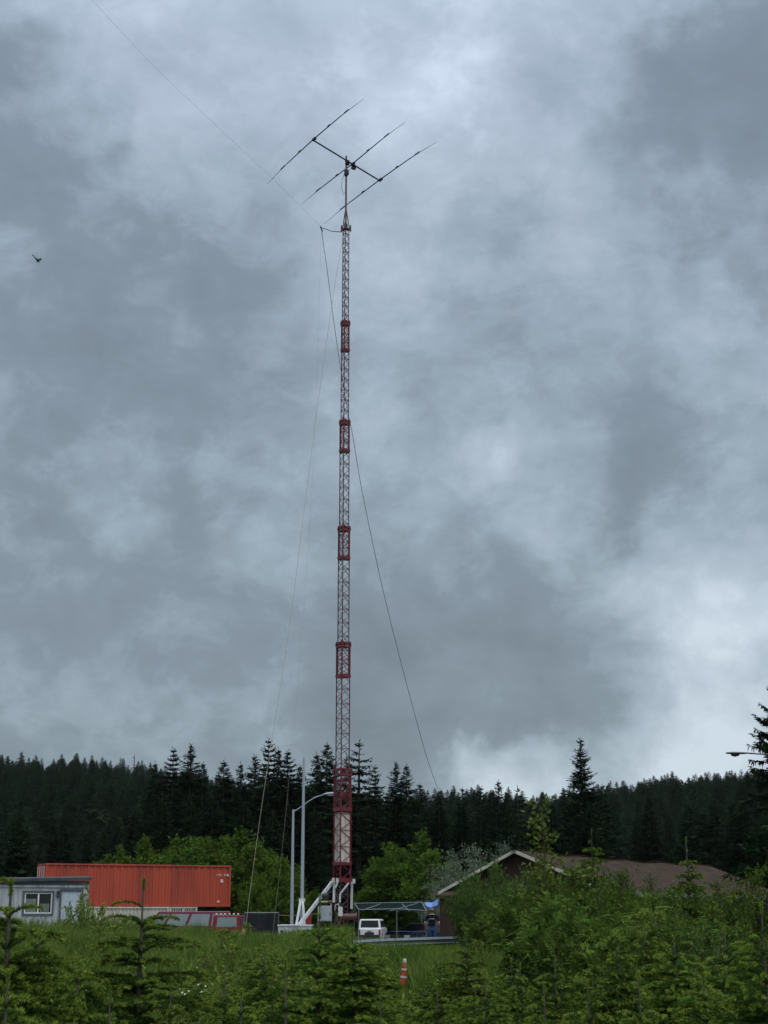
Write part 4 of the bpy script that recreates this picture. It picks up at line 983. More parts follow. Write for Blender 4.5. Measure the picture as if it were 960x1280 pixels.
# ------------------------------------------------------------------ grey trailer office
ra, rb = at(-70, 1099.5, 75.2), at(111.8, 1096, 77.0); OL, OA = frame_of(ra, rb)
g = .12; t = thing('trailer_office', 'weathered grey plywood trailer office with flat dark roof', 'trailer', (ra.x, ra.y, g), OA)
H1 = rb.z - g; W_ = 2.9
HL = ra.z - g
def roofz(x): return HL + (H1 - HL) * x / OL
xd0, xd1 = OL - 1.29, OL - .36; dz0, dz1 = at(90, 1170, 77).z - g + .12, at(90, 1113.6, 77).z - g; dz0 = dz1 - 2.02
xw0, xw1 = OL - 3.02, OL - 1.72; wz0, wz1 = at(50, 1142, 77).z - g, at(50, 1116, 77).z - g
wl_top = H1 - .30
mb = MB(); T_ = .09
def wallbox(x0, x1, z0, z1): mb.box(((x0 + x1) / 2, T_ / 2, (z0 + z1) / 2), (x1 - x0, T_, z1 - z0), 'siding')
zb_ = .45
wallbox(0, xw0, zb_, wl_top); wallbox(xw0, xw1, zb_, wz0); wallbox(xw0, xw1, wz1, wl_top); wallbox(xw1, xd0, zb_, wl_top); wallbox(xd0, xd1, dz1, wl_top); wallbox(xd1, OL, zb_, wl_top); wallbox(xd0, xd1, zb_, dz0)
for k in range(int(OL / .2)):        # grooves read as thin proud battens
    x = .1 + k * .2
    for a_, b_ in ((0, xw0), (xw1, xd0), (xd1, OL)):
        if a_ + .03 < x < b_ - .03: mb.box((x, -.006, (zb_ + wl_top) / 2), (.035, .016, wl_top - zb_), 'siding')
mb.box((.045, W_ / 2 + .05, (zb_ + wl_top) / 2), (.09, W_ - .1, wl_top - zb_), 'siding'); mb.box((OL - .045, W_ / 2 + .05, (zb_ + wl_top) / 2), (.09, W_ - .1, wl_top - zb_), 'siding')
mb.box((OL / 2, W_ - .045, (zb_ + wl_top) / 2), (OL - .19, .09, wl_top - zb_), 'siding'); mb.box((OL / 2, W_ / 2, zb_ + .05), (OL - .2, W_ - .2, .1), 'trim')
mb.build('wall', t)
mb = MB()
mb.hexa([(-.2, -.22, HL - .17), (OL + .10, -.22, H1 - .17), (OL + .10, W_ + .2, H1 - .05), (-.2, W_ + .2, HL - .05), (-.2, -.22, HL - .02), (OL + .10, -.22, H1 - .02), (OL + .10, W_ + .2, H1 + .1), (-.2, W_ + .2, HL + .1)], 'roofing')
mb.box((OL / 2 - .05, -.05, wl_top + .02), (OL + .1, .08, .16), 'trim'); mb.box((OL / 2 - .1, -.03, wl_top - .16), (OL, .05, .11), 'siding'); mb.build('roof', t, bevel=.008)
mb = MB(); ft = .09
for x0, x1, z0, z1 in ((xw0 - ft, xw1 + ft, wz1, wz1 + ft), (xw0 - ft, xw1 + ft, wz0 - ft, wz0), (xw0 - ft, xw0, wz0 + .002, wz1 - .002), (xw1, xw1 + ft, wz0 + .002, wz1 - .002)):
    mb.box(((x0 + x1) / 2, -.022, (z0 + z1) / 2), (x1 - x0, .05, z1 - z0), 'trim')
wd = mb.build('window', t)
mb = MB(); xm = (xw0 + xw1) / 2; st = .055
for x0, x1, z0, z1 in ((xw0 + .003, xw1 - .003, wz1 - st, wz1 - .003), (xw0 + .003, xw1 - .003, wz0 + .003, wz0 + st), (xw0 + .003, xw0 + st, wz0 + st + .002, wz1 - st - .002), (xw1 - st, xw1 - .003, wz0 + st + .002, wz1 - st - .002), (xm - .035, xm + .035, wz0 + st + .002, wz1 - st - .002)):
    mb.box(((x0 + x1) / 2, .02, (z0 + z1) / 2), (x1 - x0, .06, z1 - z0), 'sash')
mb.build('sash', wd)
mb = MB(); mb.box((xm, .045, (wz0 + wz1) / 2), (xw1 - xw0 - .1, .008, wz1 - wz0 - .1), 'glass'); mb.build('pane', wd)
mb = MB()
for k in range(9): mb.box((xw0 + .09 + k * .055, .036, (wz0 + wz1) / 2 - .12), (.040, .006, (wz1 - wz0) * .66), 'blind')
for k in range(7): mb.box((xm + .13 + k * .06, .037, (wz0 + wz1) / 2 - .22), (.035, .006, (wz1 - wz0) * .4), 'blind')
mb.build('blind', wd)
mb = MB(); mb.box(((xd0 + xd1) / 2, .05, (dz0 + dz1) / 2), (xd1 - xd0 - .02, .05, dz1 - dz0 - .02), 'doorp')
for k in range(4): mb.box(((xd0 + xd1) / 2, .022, dz0 + .28 + k * .48), (.66, .012, .36), 'doorp')
dr = mb.build('door', t)
mb = MB(); mb.tube([(xd0 + .10, -.03, dz0 + 1.0), (xd0 + .2, -.05, dz0 + 1.0)], .018, 'galv', 6); mb.build('handle', dr)
mb = MB()
for x0, x1, z0, z1 in ((xd0 - .09, xd1 + .09, dz1, dz1 + .09), (xd0 - .09, xd0, dz0, dz1 - .002), (xd1, xd1 + .09, dz0, dz1 - .002)): mb.box(((x0 + x1) / 2, -.022, (z0 + z1) / 2), (x1 - x0, .05, z1 - z0), 'trim')
mb.build('door_frame', t)
mb = MB(); lx = xw1 + .26; mb.box((lx, -.05, dz1 - .08), (.13, .12, .14), 'black'); mb.tube([(lx, -.1, dz1 - .12), (lx, -.13, dz1 - .27), (lx, -.11, dz1 - .32)], [.06, .07, .04], 'black', 8); mb.build('wall_lamp', t)
mb = MB()
for x in (.6, OL * .5, OL - .6):
    for y in (.4, W_ - .4): mb.box((x, y, zb_ / 2 - .03), (.4, .4, zb_ + .06), 'cab')
mb.build('blocks', t)
# ------------------------------------------------------------------ vehicles
def vehicle(name, label, cat, loc, rz, L, W, belt, roof, hood, cb, rf, paintm, glassm='glass', z0=.32, wheel=.34, tumble=.14, boxy=.0, pillars=(), rack=None, group=None):
    """body from a side profile, cabin as a tapered frustum with set-in panes; x forward"""
    t = thing(name, label, cat, loc, rz, group); h = L / 2; w = W / 2
    mb = MB(); xa, xb = -h * .62, h * .62; wr = wheel * 1.14
    arch = lambda c: [(c + wr * math.cos(a), z0 + max(0, wr * math.sin(a)) * .98) for a in np.linspace(math.pi, 0, 7)]
    prof = [(-h, z0 + .12), (-h + .05, z0)] + arch(xa) + arch(xb) + [(h - .05, z0), (h, z0 + .14), (h, hood * .72), (h - .08, hood * .90), (h - .25, hood), (cb[1] + .05, belt), (cb[0], belt), (-h + .02, belt - .03), (-h, belt - .15)]
    mb.prism(prof, -w, w, paintm); mb.build('body', t, bevel=.035)
    ti = W / 2 - tumble; wb = w - .02
    b = [(cb[0], -wb, belt - .01), (cb[1], -wb, belt - .01), (cb[1], wb, belt - .01), (cb[0], wb, belt - .01)]
    r = [(rf[0], -ti, roof - .03), (rf[1], -ti, roof - .03), (rf[1], ti, roof - .03), (rf[0], ti, roof - .03)]
    mb = MB(); mb.hexa(b + r, paintm)
    rr = [(rf[0] + .06, -ti + .06, roof), (rf[1] - .1, -ti + .06, roof), (rf[1] - .1, ti - .06, roof), (rf[0] + .06, ti - .06, roof)]
    mb.hexa([(x, y, roof - .032) for x, y, z in r] + rr, paintm); mb.build('cabin', t, bevel=.02)
    sides = {'l': [b[2], b[3], r[3], r[2]], 'r': [b[0], b[1], r[1], r[0]], 'f': [b[1], b[2], r[2], r[1]], 'b': [b[3], b[0], r[0], r[3]]}
    for nm, u0, u1 in (('f', .07, .93), ('b', .09, .91)):
        mb = MB(); mb.slab(sides[nm], u0 + (.06 if rack else 0), u1 - (.06 if rack else 0), .24 if rack else .10, .90, .008, .02, glassm if rack else 'glass'); mb.build('windscreen' if nm == 'f' else 'rear_window', t)
    pl = [0.03] + list(pillars) + [.97]
    for s in 'lr':
        for a, c in zip(pl[:-1], pl[1:]):
            u0, u1 = a + .018, c - .018
            if s == 'l': u0, u1 = 1 - u1, 1 - u0
            mb = MB(); mb.slab(sides[s], u0, u1, .12, .86, .008, .02, glassm); mb.build('window', t)
    for x in (xa, xb):
        for s in (-1, 1):
            mb = MB(); mb.tube([(x, s * (w - .20), wheel), (x, s * (w - .02), wheel), (x, s * (w + .005), wheel)], [wheel, wheel, wheel * .9], 'rubber', 20); wh = mb.build('wheel', t)
            mb = MB(); mb.tube([(x, s * (w - .01), wheel), (x, s * (w + .012), wheel)], [wheel * .6, wheel * .5], 'galv', 14); mb.build('rim', wh)
    for s in (-1, 1):
        mb = MB(); mb.box((h - .02, s * (w - .24), hood * .78), (.07, .34, .15), 'lampclr'); mb.build('headlight', t)
        mb = MB(); mb.box((-h, s * (w - .09), belt - .28), (.05, .13, .36), 'lampred'); mb.build('tail_light', t)
        mb = MB(); mb.box((cb[1] - .25, s * (w + .09), belt + .08), (.09, .17, .15), 'black'); mb.tube([(cb[1] - .25, s * (w - .03), belt + .03), (cb[1] - .25, s * (w + .06), belt + .06)], .02, 'black', 5); mb.build('mirror', t)
    mb = MB(); mb.box((-h - .006, 0, (z0 + belt) / 2 + .10), (.03, W * .80, belt - z0 - .34), paintm); tg = mb.build('tailgate', t, bevel=.01)
    mb = MB(); mb.box((-h - .035, .0, belt - .20), (.03, .26, .05), 'black'); mb.build('handle', tg)
    mb = MB(); mb.tube([(-h + .02, -.05, belt + .05), (-h + .07, -.42, belt + .24)], .010, 'black', 4); mb.build('wiper', t)
    for s in (-1, 1):
        for u in pillars:
            mb = MB(); xx_ = cb[0] + (cb[1] - cb[0]) * u; mb.box((xx_, s * (w + .001), (z0 + belt) / 2 + .1), (.014, .008, belt - z0 - .3), 'black'); mb.build('door_seam', t)
            mb = MB(); mb.box((xx_ - .16, s * (w + .02), belt - .12), (.16, .035, .035), 'black'); mb.build('handle', t)
    for x in (h + .03, -h - .03):
        mb = MB(); mb.box((x, 0, z0 + .17), (.10, W - .06, .18), 'black'); mb.build('bumper', t, bevel=.02)
    mb = MB(); mb.box((-h - .012, 0, belt - .36), (.03, .62, .19), 'black'); mb.build('plate_recess', t)
    mb = MB(); mb.box((h + .002, 0, hood * .76), (.04, W * .5, .15), 'black'); mb.build('grille', t)
    if rack:
        for y in np.linspace(-ti + .15, ti - .15, rack):
            mb = MB(); mb.tube([(rf[0] + .05, y, roof + .01), (rf[0] + .05, y, roof + .055), (rf[0] + .05, y, roof + .10)], [.05, .06, .035], 'lampclr', 8); mb.build('roof_light', t)
        for y in (-ti + .05, ti - .05):
            mb = MB(); mb.tube([(rf[0] + .1, y, roof + .07), (rf[1] - .2, y, roof + .07)], .02, 'black', 5)
            for x in (rf[0] + .2, rf[1] - .4): mb.tube([(x, y, roof - .02), (x, y, roof + .07)], .018, 'black', 5)
            mb.build('roof_rail', t)
    return t
p = at(224, 1139, 88); g = G(p.x, p.y)
zr = p.z - g
vehicle('passenger_van', 'dusty maroon passenger van with pale windows parked before the cream container', 'van', (p.x, p.y, g), R(183), 5.9, 2.0, 1.22, zr, 1.12, (-2.86, 1.75), (-2.80, 1.05), 'maroon', 'glassp', wheel=.37, pillars=(.245, .53, .80), tumble=.10)
p = at(288, 1144, 83.5); g = G(p.x, p.y)
vehicle('off_road_vehicle', 'dark red off road vehicle seen from behind with a row of roof lights', 'car', (p.x, p.y + 1.9, g), R(84), 3.8, 1.62, 1.10, p.z - g, 1.0, (-1.82, .55), (-1.78, .25), 'carred', 'glassp', wheel=.36, pillars=(.5,), rack=6, tumble=.08)
p = at(465, 1149, 108); g = G(p.x, p.y)
vehicle('off_road_vehicle', 'white off road vehicle seen from behind right of the tower base', 'car', (p.x + .05, p.y + 2.0, g), R(84), 4.2, 1.56, 1.02, p.z - g, 1.0, (-2.02, .85), (-1.92, .30), 'carwhite', 'glass', wheel=.36, pillars=(.4, .7), tumble=.10)
p = at(526, 1154.0, 83); g = G(p.x, p.y)
vehicle('sedan', 'dark blue sedan parked beneath the carport behind the standing person', 'car', (p.x + .2, p.y + .1, g), R(180 + 50), 4.5, 1.76, 1.10, p.z - g, 1.06, (-1.75, 1.05), (-1.15, .35), 'carblue', 'glass', wheel=.32, pillars=(.45,), z0=.26, tumble=.2)

# black tarped trailer
p0, p1 = at(306, 1141, 81.5), at(348, 1141, 81.6); g = G(p0.x, p0.y); Lx, an = frame_of(p0, p1); Hh = p0.z - g
t = thing('cargo_trailer', 'trailer covered with black tarpaulin between red vehicle and white bin', 'trailer', (p0.x, p0.y, g), an)
mb = MB(); mb.box((Lx / 2, 1.3, .62), (Lx, 2.6, .16), 'black'); mb.box((Lx + .35, 1.3, .58), (.9, .1, .1), 'galv'); mb.build('chassis', t)
nx, nz_ = 26, 12; V = []; 
def tarp(u, v): return (u * Lx, -.03 + .05 * math.sin(u * 9 + v * 2) * v + .015 * math.sin(u * 31 + v * 5), Hh - .06 - v * (Hh - .62) + .02 * math.sin(u * 9))
mb = MB(); vs = [tarp(i / nx, j / nz_) for j in range(nz_ + 1) for i in range(nx + 1)]
mb.add(vs, [(j * (nx + 1) + i, (j + 1) * (nx + 1) + i, (j + 1) * (nx + 1) + i + 1, j * (nx + 1) + i + 1) for j in range(nz_) for i in range(nx)], 'tarpk')
mb.box((Lx / 2, 1.3, (Hh + .55) / 2 - .02), (Lx - .06, 2.45, Hh - .75), 'tarpk'); mb.build('tarpaulin', t, smooth=True)
mb = MB(); mb.tube([(0, 0, Hh), (Lx, 0, Hh)], .035, 'alu', 6)
for x in (.0, Lx): mb.tube([(x, 0, .6), (x, 0, Hh)], .035, 'alu', 6); mb.tube([(x, 2.6, .6), (x, 2.6, Hh)], .035, 'alu', 6); mb.tube([(x, 0, Hh), (x, 2.6, Hh)], .035, 'alu', 6)
mb.build('hoop_frame', t)
for y in (-.02, 2.62):
    mb = MB(); mb.tube([(Lx * .5, y - .1, .33), (Lx * .5, y + .1, .33)], .33, 'rubber', 18); wh = mb.build('wheel', t); mb = MB(); mb.tube([(Lx * .5, y - .115, .33), (Lx * .5, y + .115, .33)], .18, 'galv', 12); mb.build('rim', wh)

# fuel can on the ballast bin
p = at(386.0, 1149.5, 73.9); bz = at(347.5, 1156, 72.6).z + .001
t = thing('fuel_can', 'red plastic fuel can standing on the white bin behind the strut foot', 'fuel can', (p.x, p.y, bz))
hh = at(386, 1144, 73.9).z - bz; mb = MB(); mb.box((0, 0, hh * .42), (.24, .17, hh * .84), 'can'); mb.build('body', t, bevel=.03)
mb = MB(); mb.tube([(-.09, 0, hh * .80), (-.07, 0, hh), (.06, 0, hh), (.08, 0, hh * .80)], .02, 'can', 6); mb.build('handle', t); mb = MB(); mb.tube([(.09, 0, hh * .82), (.15, 0, hh * 1.08)], .022, 'yellow', 6); mb.build('spout', t)
# yellow hydrant in the grass before the red vehicle
p = at(304, 1160.5, 61); g = G(p.x, p.y); t = thing('hydrant', 'faded yellow hydrant in long grass before the red vehicle', 'hydrant', (p.x, p.y, g)); hh = p.z - g
mb = MB(); mb.tube([(0, 0, 0), (0, 0, .06), (0, 0, .08), (0, 0, hh - .28)], [.11, .11, .07, .07], 'yellow', 12); mb.build('barrel', t, smooth=True)
mb = MB(); mb.tube([(0, 0, hh - .28), (0, 0, hh - .22), (0, 0, hh - .10), (0, 0, hh - .05), (0, 0, hh)], [.10, .095, .07, .04, .02], 'yellow', 12); mb.build('cap', t, smooth=True)
for s in (-1, 1): mb = MB(); mb.tube([(s * .05, 0, hh - .42), (s * .14, 0, hh - .42)], .042, 'yellow', 10); mb.build('nozzle', t)

# ------------------------------------------------------------------ guardrail
pts = [at(438, 1175.5, 53.2), at(480, 1173.2, 55.6), at(560, 1170.8, 61), at(610, 1169.8, 64), at(740, 1168.5, 71)]
t = thing('guardrail', 'galvanised guardrail partly lost in grass before the vehicles and person', 'guardrail', (pts[0].x, pts[0].y, 0)); o = Vector((pts[0].x, pts[0].y, 0))
mb = MB(); prof = [(0, 0), (.03, -.03), (.08, -.08), (.03, -.13), (.03, -.18), (.08, -.23), (.03, -.28), (0, -.31)]
for a, b in zip(pts[:-1], pts[1:]):
    d = (b - a).normalized(); nrm = Vector((d.y, -d.x, 0)).normalized()
    if nrm.y > 0: nrm = -nrm
    vs = [a - o + nrm * u + Vector((0, 0, v)) for u, v in prof] + [b - o + nrm * u + Vector((0, 0, v)) for u, v in prof]; n = len(prof)
    mb.add(vs, [(i, i + 1, n + i + 1, n + i) for i in range(n - 1)], 'rail')
mb.build('rail', t)
for a, b in zip(pts[:-1], pts[1:]):
    k = max(1, round((b - a).length / 2.6))
    for i in range(k):
        q = a.lerp(b, i / k); g = G(q.x, q.y); mb = MB(); mb.box((q.x - o.x, q.y - o.y + .09, (g + q.z) / 2 - .15), (.13, .13, q.z - g + .2), 'stem'); mb.build('post', t)

# ------------------------------------------------------------------ person from behind
PX, PY = at(540, 1150, 65).x, 65.0; PG = G(PX, PY)
def person():
    J, E, RD = [], [], []
    def j(p, r, par=None):
        J.append(p); RD.append(r)
        if par is not None: E.append((par, len(J) - 1))
        return len(J) - 1
    pel = j((0, 0, .98), .155); wa = j((0, 0, 1.13), .150, pel); ch = j((0, .01, 1.30), .165, wa); sh = j((0, 0, 1.43), .13, ch); nk = j((0, -.005, 1.53), .062, sh)
    h1 = j((0, .01, 1.60), .082, nk); h2 = j((0, .015, 1.68), .098, h1); j((0, .005, 1.745), .06, h2)
    for s in (-1, 1):
        hip = j((s * .10, 0, .90), .115, pel); kn = j((s * .115, .015, .50), .072, hip); an = j((s * .125, -.02, .10), .048, kn); he = j((s * .125, .02, .045), .045, an); j((s * .145, .17, .035), .036, he)
        so = j((s * .20, 0, 1.42), .075, sh); el = j((s * .285, -.03, 1.15), .050, so); wr = j((s * .25, .11, .95), .032, el); pm = j((s * .24, .15, .90), .036, wr)
        for f_, (dx, ln) in enumerate(((-.028, .062), (-.009, .072), (.010, .068), (.028, .052))):
            a = j((s * .24 + dx, .165, .865), .011, pm); b_ = j((s * .24 + dx, .185, .865 - ln * .5), .010, a); j((s * .24 + dx, .175, .865 - ln), .008, b_)
        th = j((s * .24 - s * .035, .175, .90), .011, pm); j((s * .24 - s * .05, .195, .865), .009, th)
    me = bpy.data.meshes.new('person'); me.from_pydata(J, E, []); o = link('person', me)
    sk = o.modifiers.new('skin', 'SKIN'); sv = me.skin_vertices[0].data
    for i, r in enumerate(RD): sv[i].radius = (r, r * (.72 if i in (0, 1, 2, 3) else 1))
    sv[0].use_root = True; sb = o.modifiers.new('sub', 'SUBSURF'); sb.levels = sb.render_levels = 2
    dg = bpy.context.evaluated_depsgraph_get(); m2 = bpy.data.meshes.new_from_object(o.evaluated_get(dg)); o.modifiers.clear(); o.data = m2
    m2.materials.clear()
    for mt in ('skin', 'navy', 'jeans', 'black'): m2.materials.append(M[mt])
    for pl in m2.polygons:
        x, y, z = pl.center; a = abs(x)
        k = 0
        if z < .09: k = 3
        elif z < 1.02 and a < .20 and y < .13: k = 2
        elif 1.02 <= z < 1.50 and (a < .215 or z > 1.24): k = 1
        pl.material_index = k; pl.use_smooth = True
    return o
pe = person(); pe.location = (PX, PY, PG); tag(pe, 'person seen from behind in navy shirt and jeans standing behind the guardrail', 'person')
mb = MB(); mb.tube([(0, -.03, 1.60), (0, -.028, 1.66), (0, -.012, 1.725), (0, .0, 1.775)], [.088, .103, .088, .03], 'hair', 14); mb.build('hair', pe, smooth=True)
mb = MB(); x = -.10
for wl in (.03, .018, .028, .02, .03, .022): mb.box((x + wl / 2, -.152, 1.335), (wl * .8, .008, .030), 'cmark'); x += .034
mb.build('shirt_print', pe)

# ------------------------------------------------------------------ carport, tarp, building
FA, FB, BB, BA = at(448.5, 1137, 80), at(496, 1136, 80), at(527, 1127.8, 85.5), at(443, 1129.2, 85.5)
FC = at(533, 1138.3, 80.3); o = Vector((FA.x, FA.y, G(FA.x, FA.y)))
t = thing('carport', 'open carport frame of pale poles with sagging dark tarp roof', 'carport', o)
mb = MB(); P_ = [FA - o, FB - o, FC - o, BB - o, BA - o]
nn = 14; vs = []
for j_ in range(nn + 1):
    for i_ in range(nn + 1):
        u, v = i_ / nn, j_ / nn; q = (P_[0].lerp(P_[2], u)).lerp(P_[4].lerp(P_[3], u), v); vs.append(q + Vector((0, 0, -.10 * math.sin(math.pi * ((u * 3) % 1)) * math.sin(math.pi * v) - .02)))
k = nn + 1; mb.add(vs, [(j_ * k + i_, j_ * k + i_ + 1, (j_ + 1) * k + i_ + 1, (j_ + 1) * k + i_) for j_ in range(nn) for i_ in range(nn)], 'canopy'); sh_ = mb.build('roof_sheet', t, smooth=True)
sl = sh_.modifiers.new('thick', 'SOLIDIFY'); sl.thickness = .012
mb = MB()
for a, b in ((0, 1), (1, 2), (4, 3), (2, 3), (0, 4)): mb.tube([P_[a], P_[b]], .024, 'rail', 6)
for u0, u1 in ((.05, .40), (.46, .95), (.75, .7)): mb.tube([P_[0].lerp(P_[2], u0) - Vector((0, 0, .04)), P_[4].lerp(P_[3], u1) - Vector((0, 0, .04))], .022, 'rail', 6)
mb.build('roof_frame', t)
for q in (P_[0], P_[1], P_[2], P_[3], P_[4]):
    gg = G(q.x + o.x, q.y + o.y) - o.z; mb = MB(); mb.tube([(q.x, q.y, gg), (q.x, q.y, q.z)], .024, 'rail', 6); mb.tube([(q.x, q.y, gg), (q.x, q.y, gg + .03)], .09, 'galv', 6); mb.build('post', t)
# blue tarp slung between carport and shed
c = [at(529.5, 1129, 77.5), at(547.5, 1124.6, 77.0), at(548, 1132.6, 76.6), at(532.5, 1133, 77.0)]
mb = MB(); nn = 12; vs = []
for j_ in range(nn + 1):
    for i_ in range(nn + 1):
        u, v = i_ / nn, j_ / nn; q = c[0].lerp(c[1], u).lerp(c[3].lerp(c[2], u), v); vs.append(q + Vector((.01 * math.sin(v * 17), .07 * math.sin(u * 11 + v * 3) * (.3 + v), .03 * math.sin(u * 7.5 + v * 2) - .03 * math.sin(u * math.pi))))
k = nn + 1; mb.add(vs, [(j_ * k + i_, (j_ + 1) * k + i_, (j_ + 1) * k + i_ + 1, j_ * k + i_ + 1) for j_ in range(nn) for i_ in range(nn)], 'bluetarp')
bt = mb.build('tarp', None, smooth=True); bt.modifiers.new('thick', 'SOLIDIFY').thickness = .008
tag(bt, 'crumpled bright blue tarp slung between the carport and the dark shed', 'tarp')

A = at(648, 1063, 75.0); Fe = at(886, 1081, 98.0); ax = Vector((Fe.x - A.x, Fe.y - A.y, 0)); BL = ax.length; BA_ = math.atan2(ax.y, ax.x)
g = .1; t = thing('house', 'low dark building with long brown shingle roof and cream bargeboards', 'building', (A.x, A.y, g), BA_)
Zr = A.z - g; HW = 4.75; HWS = {1: 4.12, -1: 4.75}; Ze = at(762, 1113.5, 72.6).z - g; OH = .55
# local: x along ridge (0 = gable), y to the left (far side), gable faces -x
sl_ = (Zr - Ze) / HW; slL = (Zr - (at(550, 1115.5, 77.2).z - g)) / HWS[1]
def rz_(y): return Zr - (slL * y if y > 0 else -sl_ * y)
mb = MB(); th = .16; x0_, x1_ = -.45, BL + .3
sag = lambda x: -.10 * math.sin(math.pi * max(0, min(1, x / BL))) + .04 * math.sin(x * 1.1)
for s in (-1, 1):
    nx = 40; vs = []
    for i in range(nx + 1):
        x = x0_ + (x1_ - x0_) * i / nx
        for u in (0, .35, .7, 1): y = u * HWS[s]; vs.append((x, s * y, rz_(s * y) + sag(x) * (1 if u < 1 else .7)))
    N0 = len(vs); vs += [(a, b, c_ - th) for a, b, c_ in vs]
    fs = []
    for i in range(nx):
        for k in range(3):
            q = (i * 4 + k, (i + 1) * 4 + k, (i + 1) * 4 + k + 1, i * 4 + k + 1)
            fs.append(q if s < 0 else q[::-1]); fs.append(tuple(N0 + v for v in (q[::-1] if s < 0 else q)))
        e = (i * 4 + 3, (i + 1) * 4 + 3, N0 + (i + 1) * 4 + 3, N0 + i * 4 + 3); fs.append(e)
    for i in (0, nx):
        for k in range(3): fs.append((i * 4 + k, i * 4 + k + 1, N0 + i * 4 + k + 1, N0 + i * 4 + k))
    mb.add(vs, fs, 'roofb')
rfo = mb.build('roof', t)
mb = MB()
for k in range(26): # lifted shingle edges and ridge caps
    x = x0_ + .3 + k * (x1_ - x0_ - .6) / 25; mb.box((x, 0, Zr + sag(x) + .012), (1.0, .26, .03), 'roofb')
mb.build('ridge_cap', rfo)
wo = HW - OH; wl = HWS[1] - OH
mb = MB(); wt_ = .15
zw = lambda y: rz_(y) - th - .03
pol = [(-wo, 0), (wl, 0), (wl, zw(wl)), (0, zw(0)), (-wo, zw(-wo))]
for x in (0, BL - .3):
    vs = [(x, y, z) for y, z in pol] + [(x + wt_, y, z) for y, z in pol]; n = 5
    mb.add(vs, [(4, 3, 2, 1, 0), (5, 6, 7, 8, 9)] + [(i, (i + 1) % n, n + (i + 1) % n, n + i) for i in range(n)], 'brown')
for s, q_ in ((-1, wo), (1, wl)): mb.box((BL / 2, s * (q_ - .08), zw(s * q_) / 2 - .05), (BL - .5, .15, zw(s * q_) - .1), 'brown')
for k in range(22): # board joints on the gable
    y = -wo + .2 + k * (wo + wl - .4) / 21; mb.box((-.012, y, (zw(y) - .1) / 2), (.02, .05, zw(y) - .12), 'brown')
mb.build('wall', t)
for s, ys in ((1, (0.0, HWS[1])), (-1, (0.0, HW))):
    mb = MB(); y0, y1 = ys
    for zo, hgt in ((.02, .15),):
        a0, a1 = (x0_ - .045, s * y0, rz_(s * y0) + zo), (x0_ - .045, s * y1, rz_(s * y1) + zo)
        p = [(a0[0], a0[1], a0[2] - hgt), (a0[0] + .04, a0[1], a0[2] - hgt), (a1[0] + .04, a1[1], a1[2] - hgt), (a1[0], a1[1], a1[2] - hgt)]
        mb.hexa(p + [(q[0], q[1], q[2] + hgt) for q in p], 'barge')
    mb.build('bargeboard', t)
mb = MB(); mb.box((BL / 2, -HW - .02, Ze - .12), (BL, .04, .18), 'trim'); mb.build('fascia', t)
# windows in the long wall facing the camera, under the eave
for x in (5, 9.5, 14, 19):
    mb = MB(); mb.box((x, -wo - .03, 2.0), (1.5, .06, 1.0), 'trim'); wi = mb.build('window', t); mb = MB(); mb.box((x, -wo - .065, 2.0), (1.32, .012, .84), 'glass'); mb.build('pane', wi)
# lean-to shed on the left corner
a, b = at(549.5, 1122, 75.6), at(590, 1121, 74.6); L2, an2 = frame_of(a, b); g2 = G(a.x, a.y); hl = a.z - g2
t = thing('lean_to_shed', 'dark brown plank lean-to with small pent roof at the gable corner', 'shed', (a.x, a.y, g2), an2)
mb = MB(); mb.box((L2 / 2, .95, hl / 2), (L2, 1.9, hl), 'brown')
for k in range(9): mb.box((.06 + k * (L2 - .12) / 8, -.012, hl / 2), (.035, .025, hl - .05), 'brown')
mb.build('wall', t)
mb = MB(); zt2 = at(556, 1112.5, 76).z - g2; mb.hexa([(-.12, -.2, hl), (L2 + .2, -.2, hl), (L2 + .2, 2.0, zt2 + .02), (-.12, 2.0, zt2 + .02), (-.12, -.2, hl + .10), (L2 + .2, -.2, hl + .10), (L2 + .2, 2.0, zt2 + .12), (-.12, 2.0, zt2 + .12)], 'roofb'); mb.build('roof', t)
mb = MB(); mb.box((L2 * .5, -.03, 1.0), (.85, .03, 1.95), 'brown'); dd = mb.build('door', t); mb = MB(); mb.tube([(L2 * .5 + .3, -.06, 1.0), (L2 * .5 + .3, -.06, 1.14)], .015, 'galv', 6); mb.build('handle', dd)

# ------------------------------------------------------------------ orange cone
p = at(502.6, 1252.5, 38.5); g = G(p.x, p.y); tp = at(505.8, 1198.5, 38.5)
t = thing('traffic_cone', 'orange and white striped traffic cone standing crooked in the grass', 'traffic cone', (p.x, p.y, g)); h = tp.z - g; lx = tp.x - p.x
def cz(s): return (lx * s + .012 * math.sin(s * 3), .01 * s, .03 + (h - .03) * s)
def cr_(s): return .105 - .066 * s ** 1.1
def band(s0, s1, mat, gr, name):
    mb = MB(); k = 6; mb.tube([cz(s0 + (s1 - s0) * i / k) for i in range(k + 1)], [cr_(s0 + (s1 - s0) * i / k) + gr for i in range(k + 1)], mat, 14); return mb.build(name, t, smooth=True)
band(0, .99, 'coneo', 0, 'body')
band(.86, 1.0, 'conew', .004, 'white_tip'); band(.60, .67, 'conew', .004, 'reflective_band'); band(.34, .42, 'conew', .004, 'reflective_band')
mb = MB(); mb.box((0, 0, .02), (.34, .34, .045), 'black', .3); mb.build('base', t, bevel=.01)

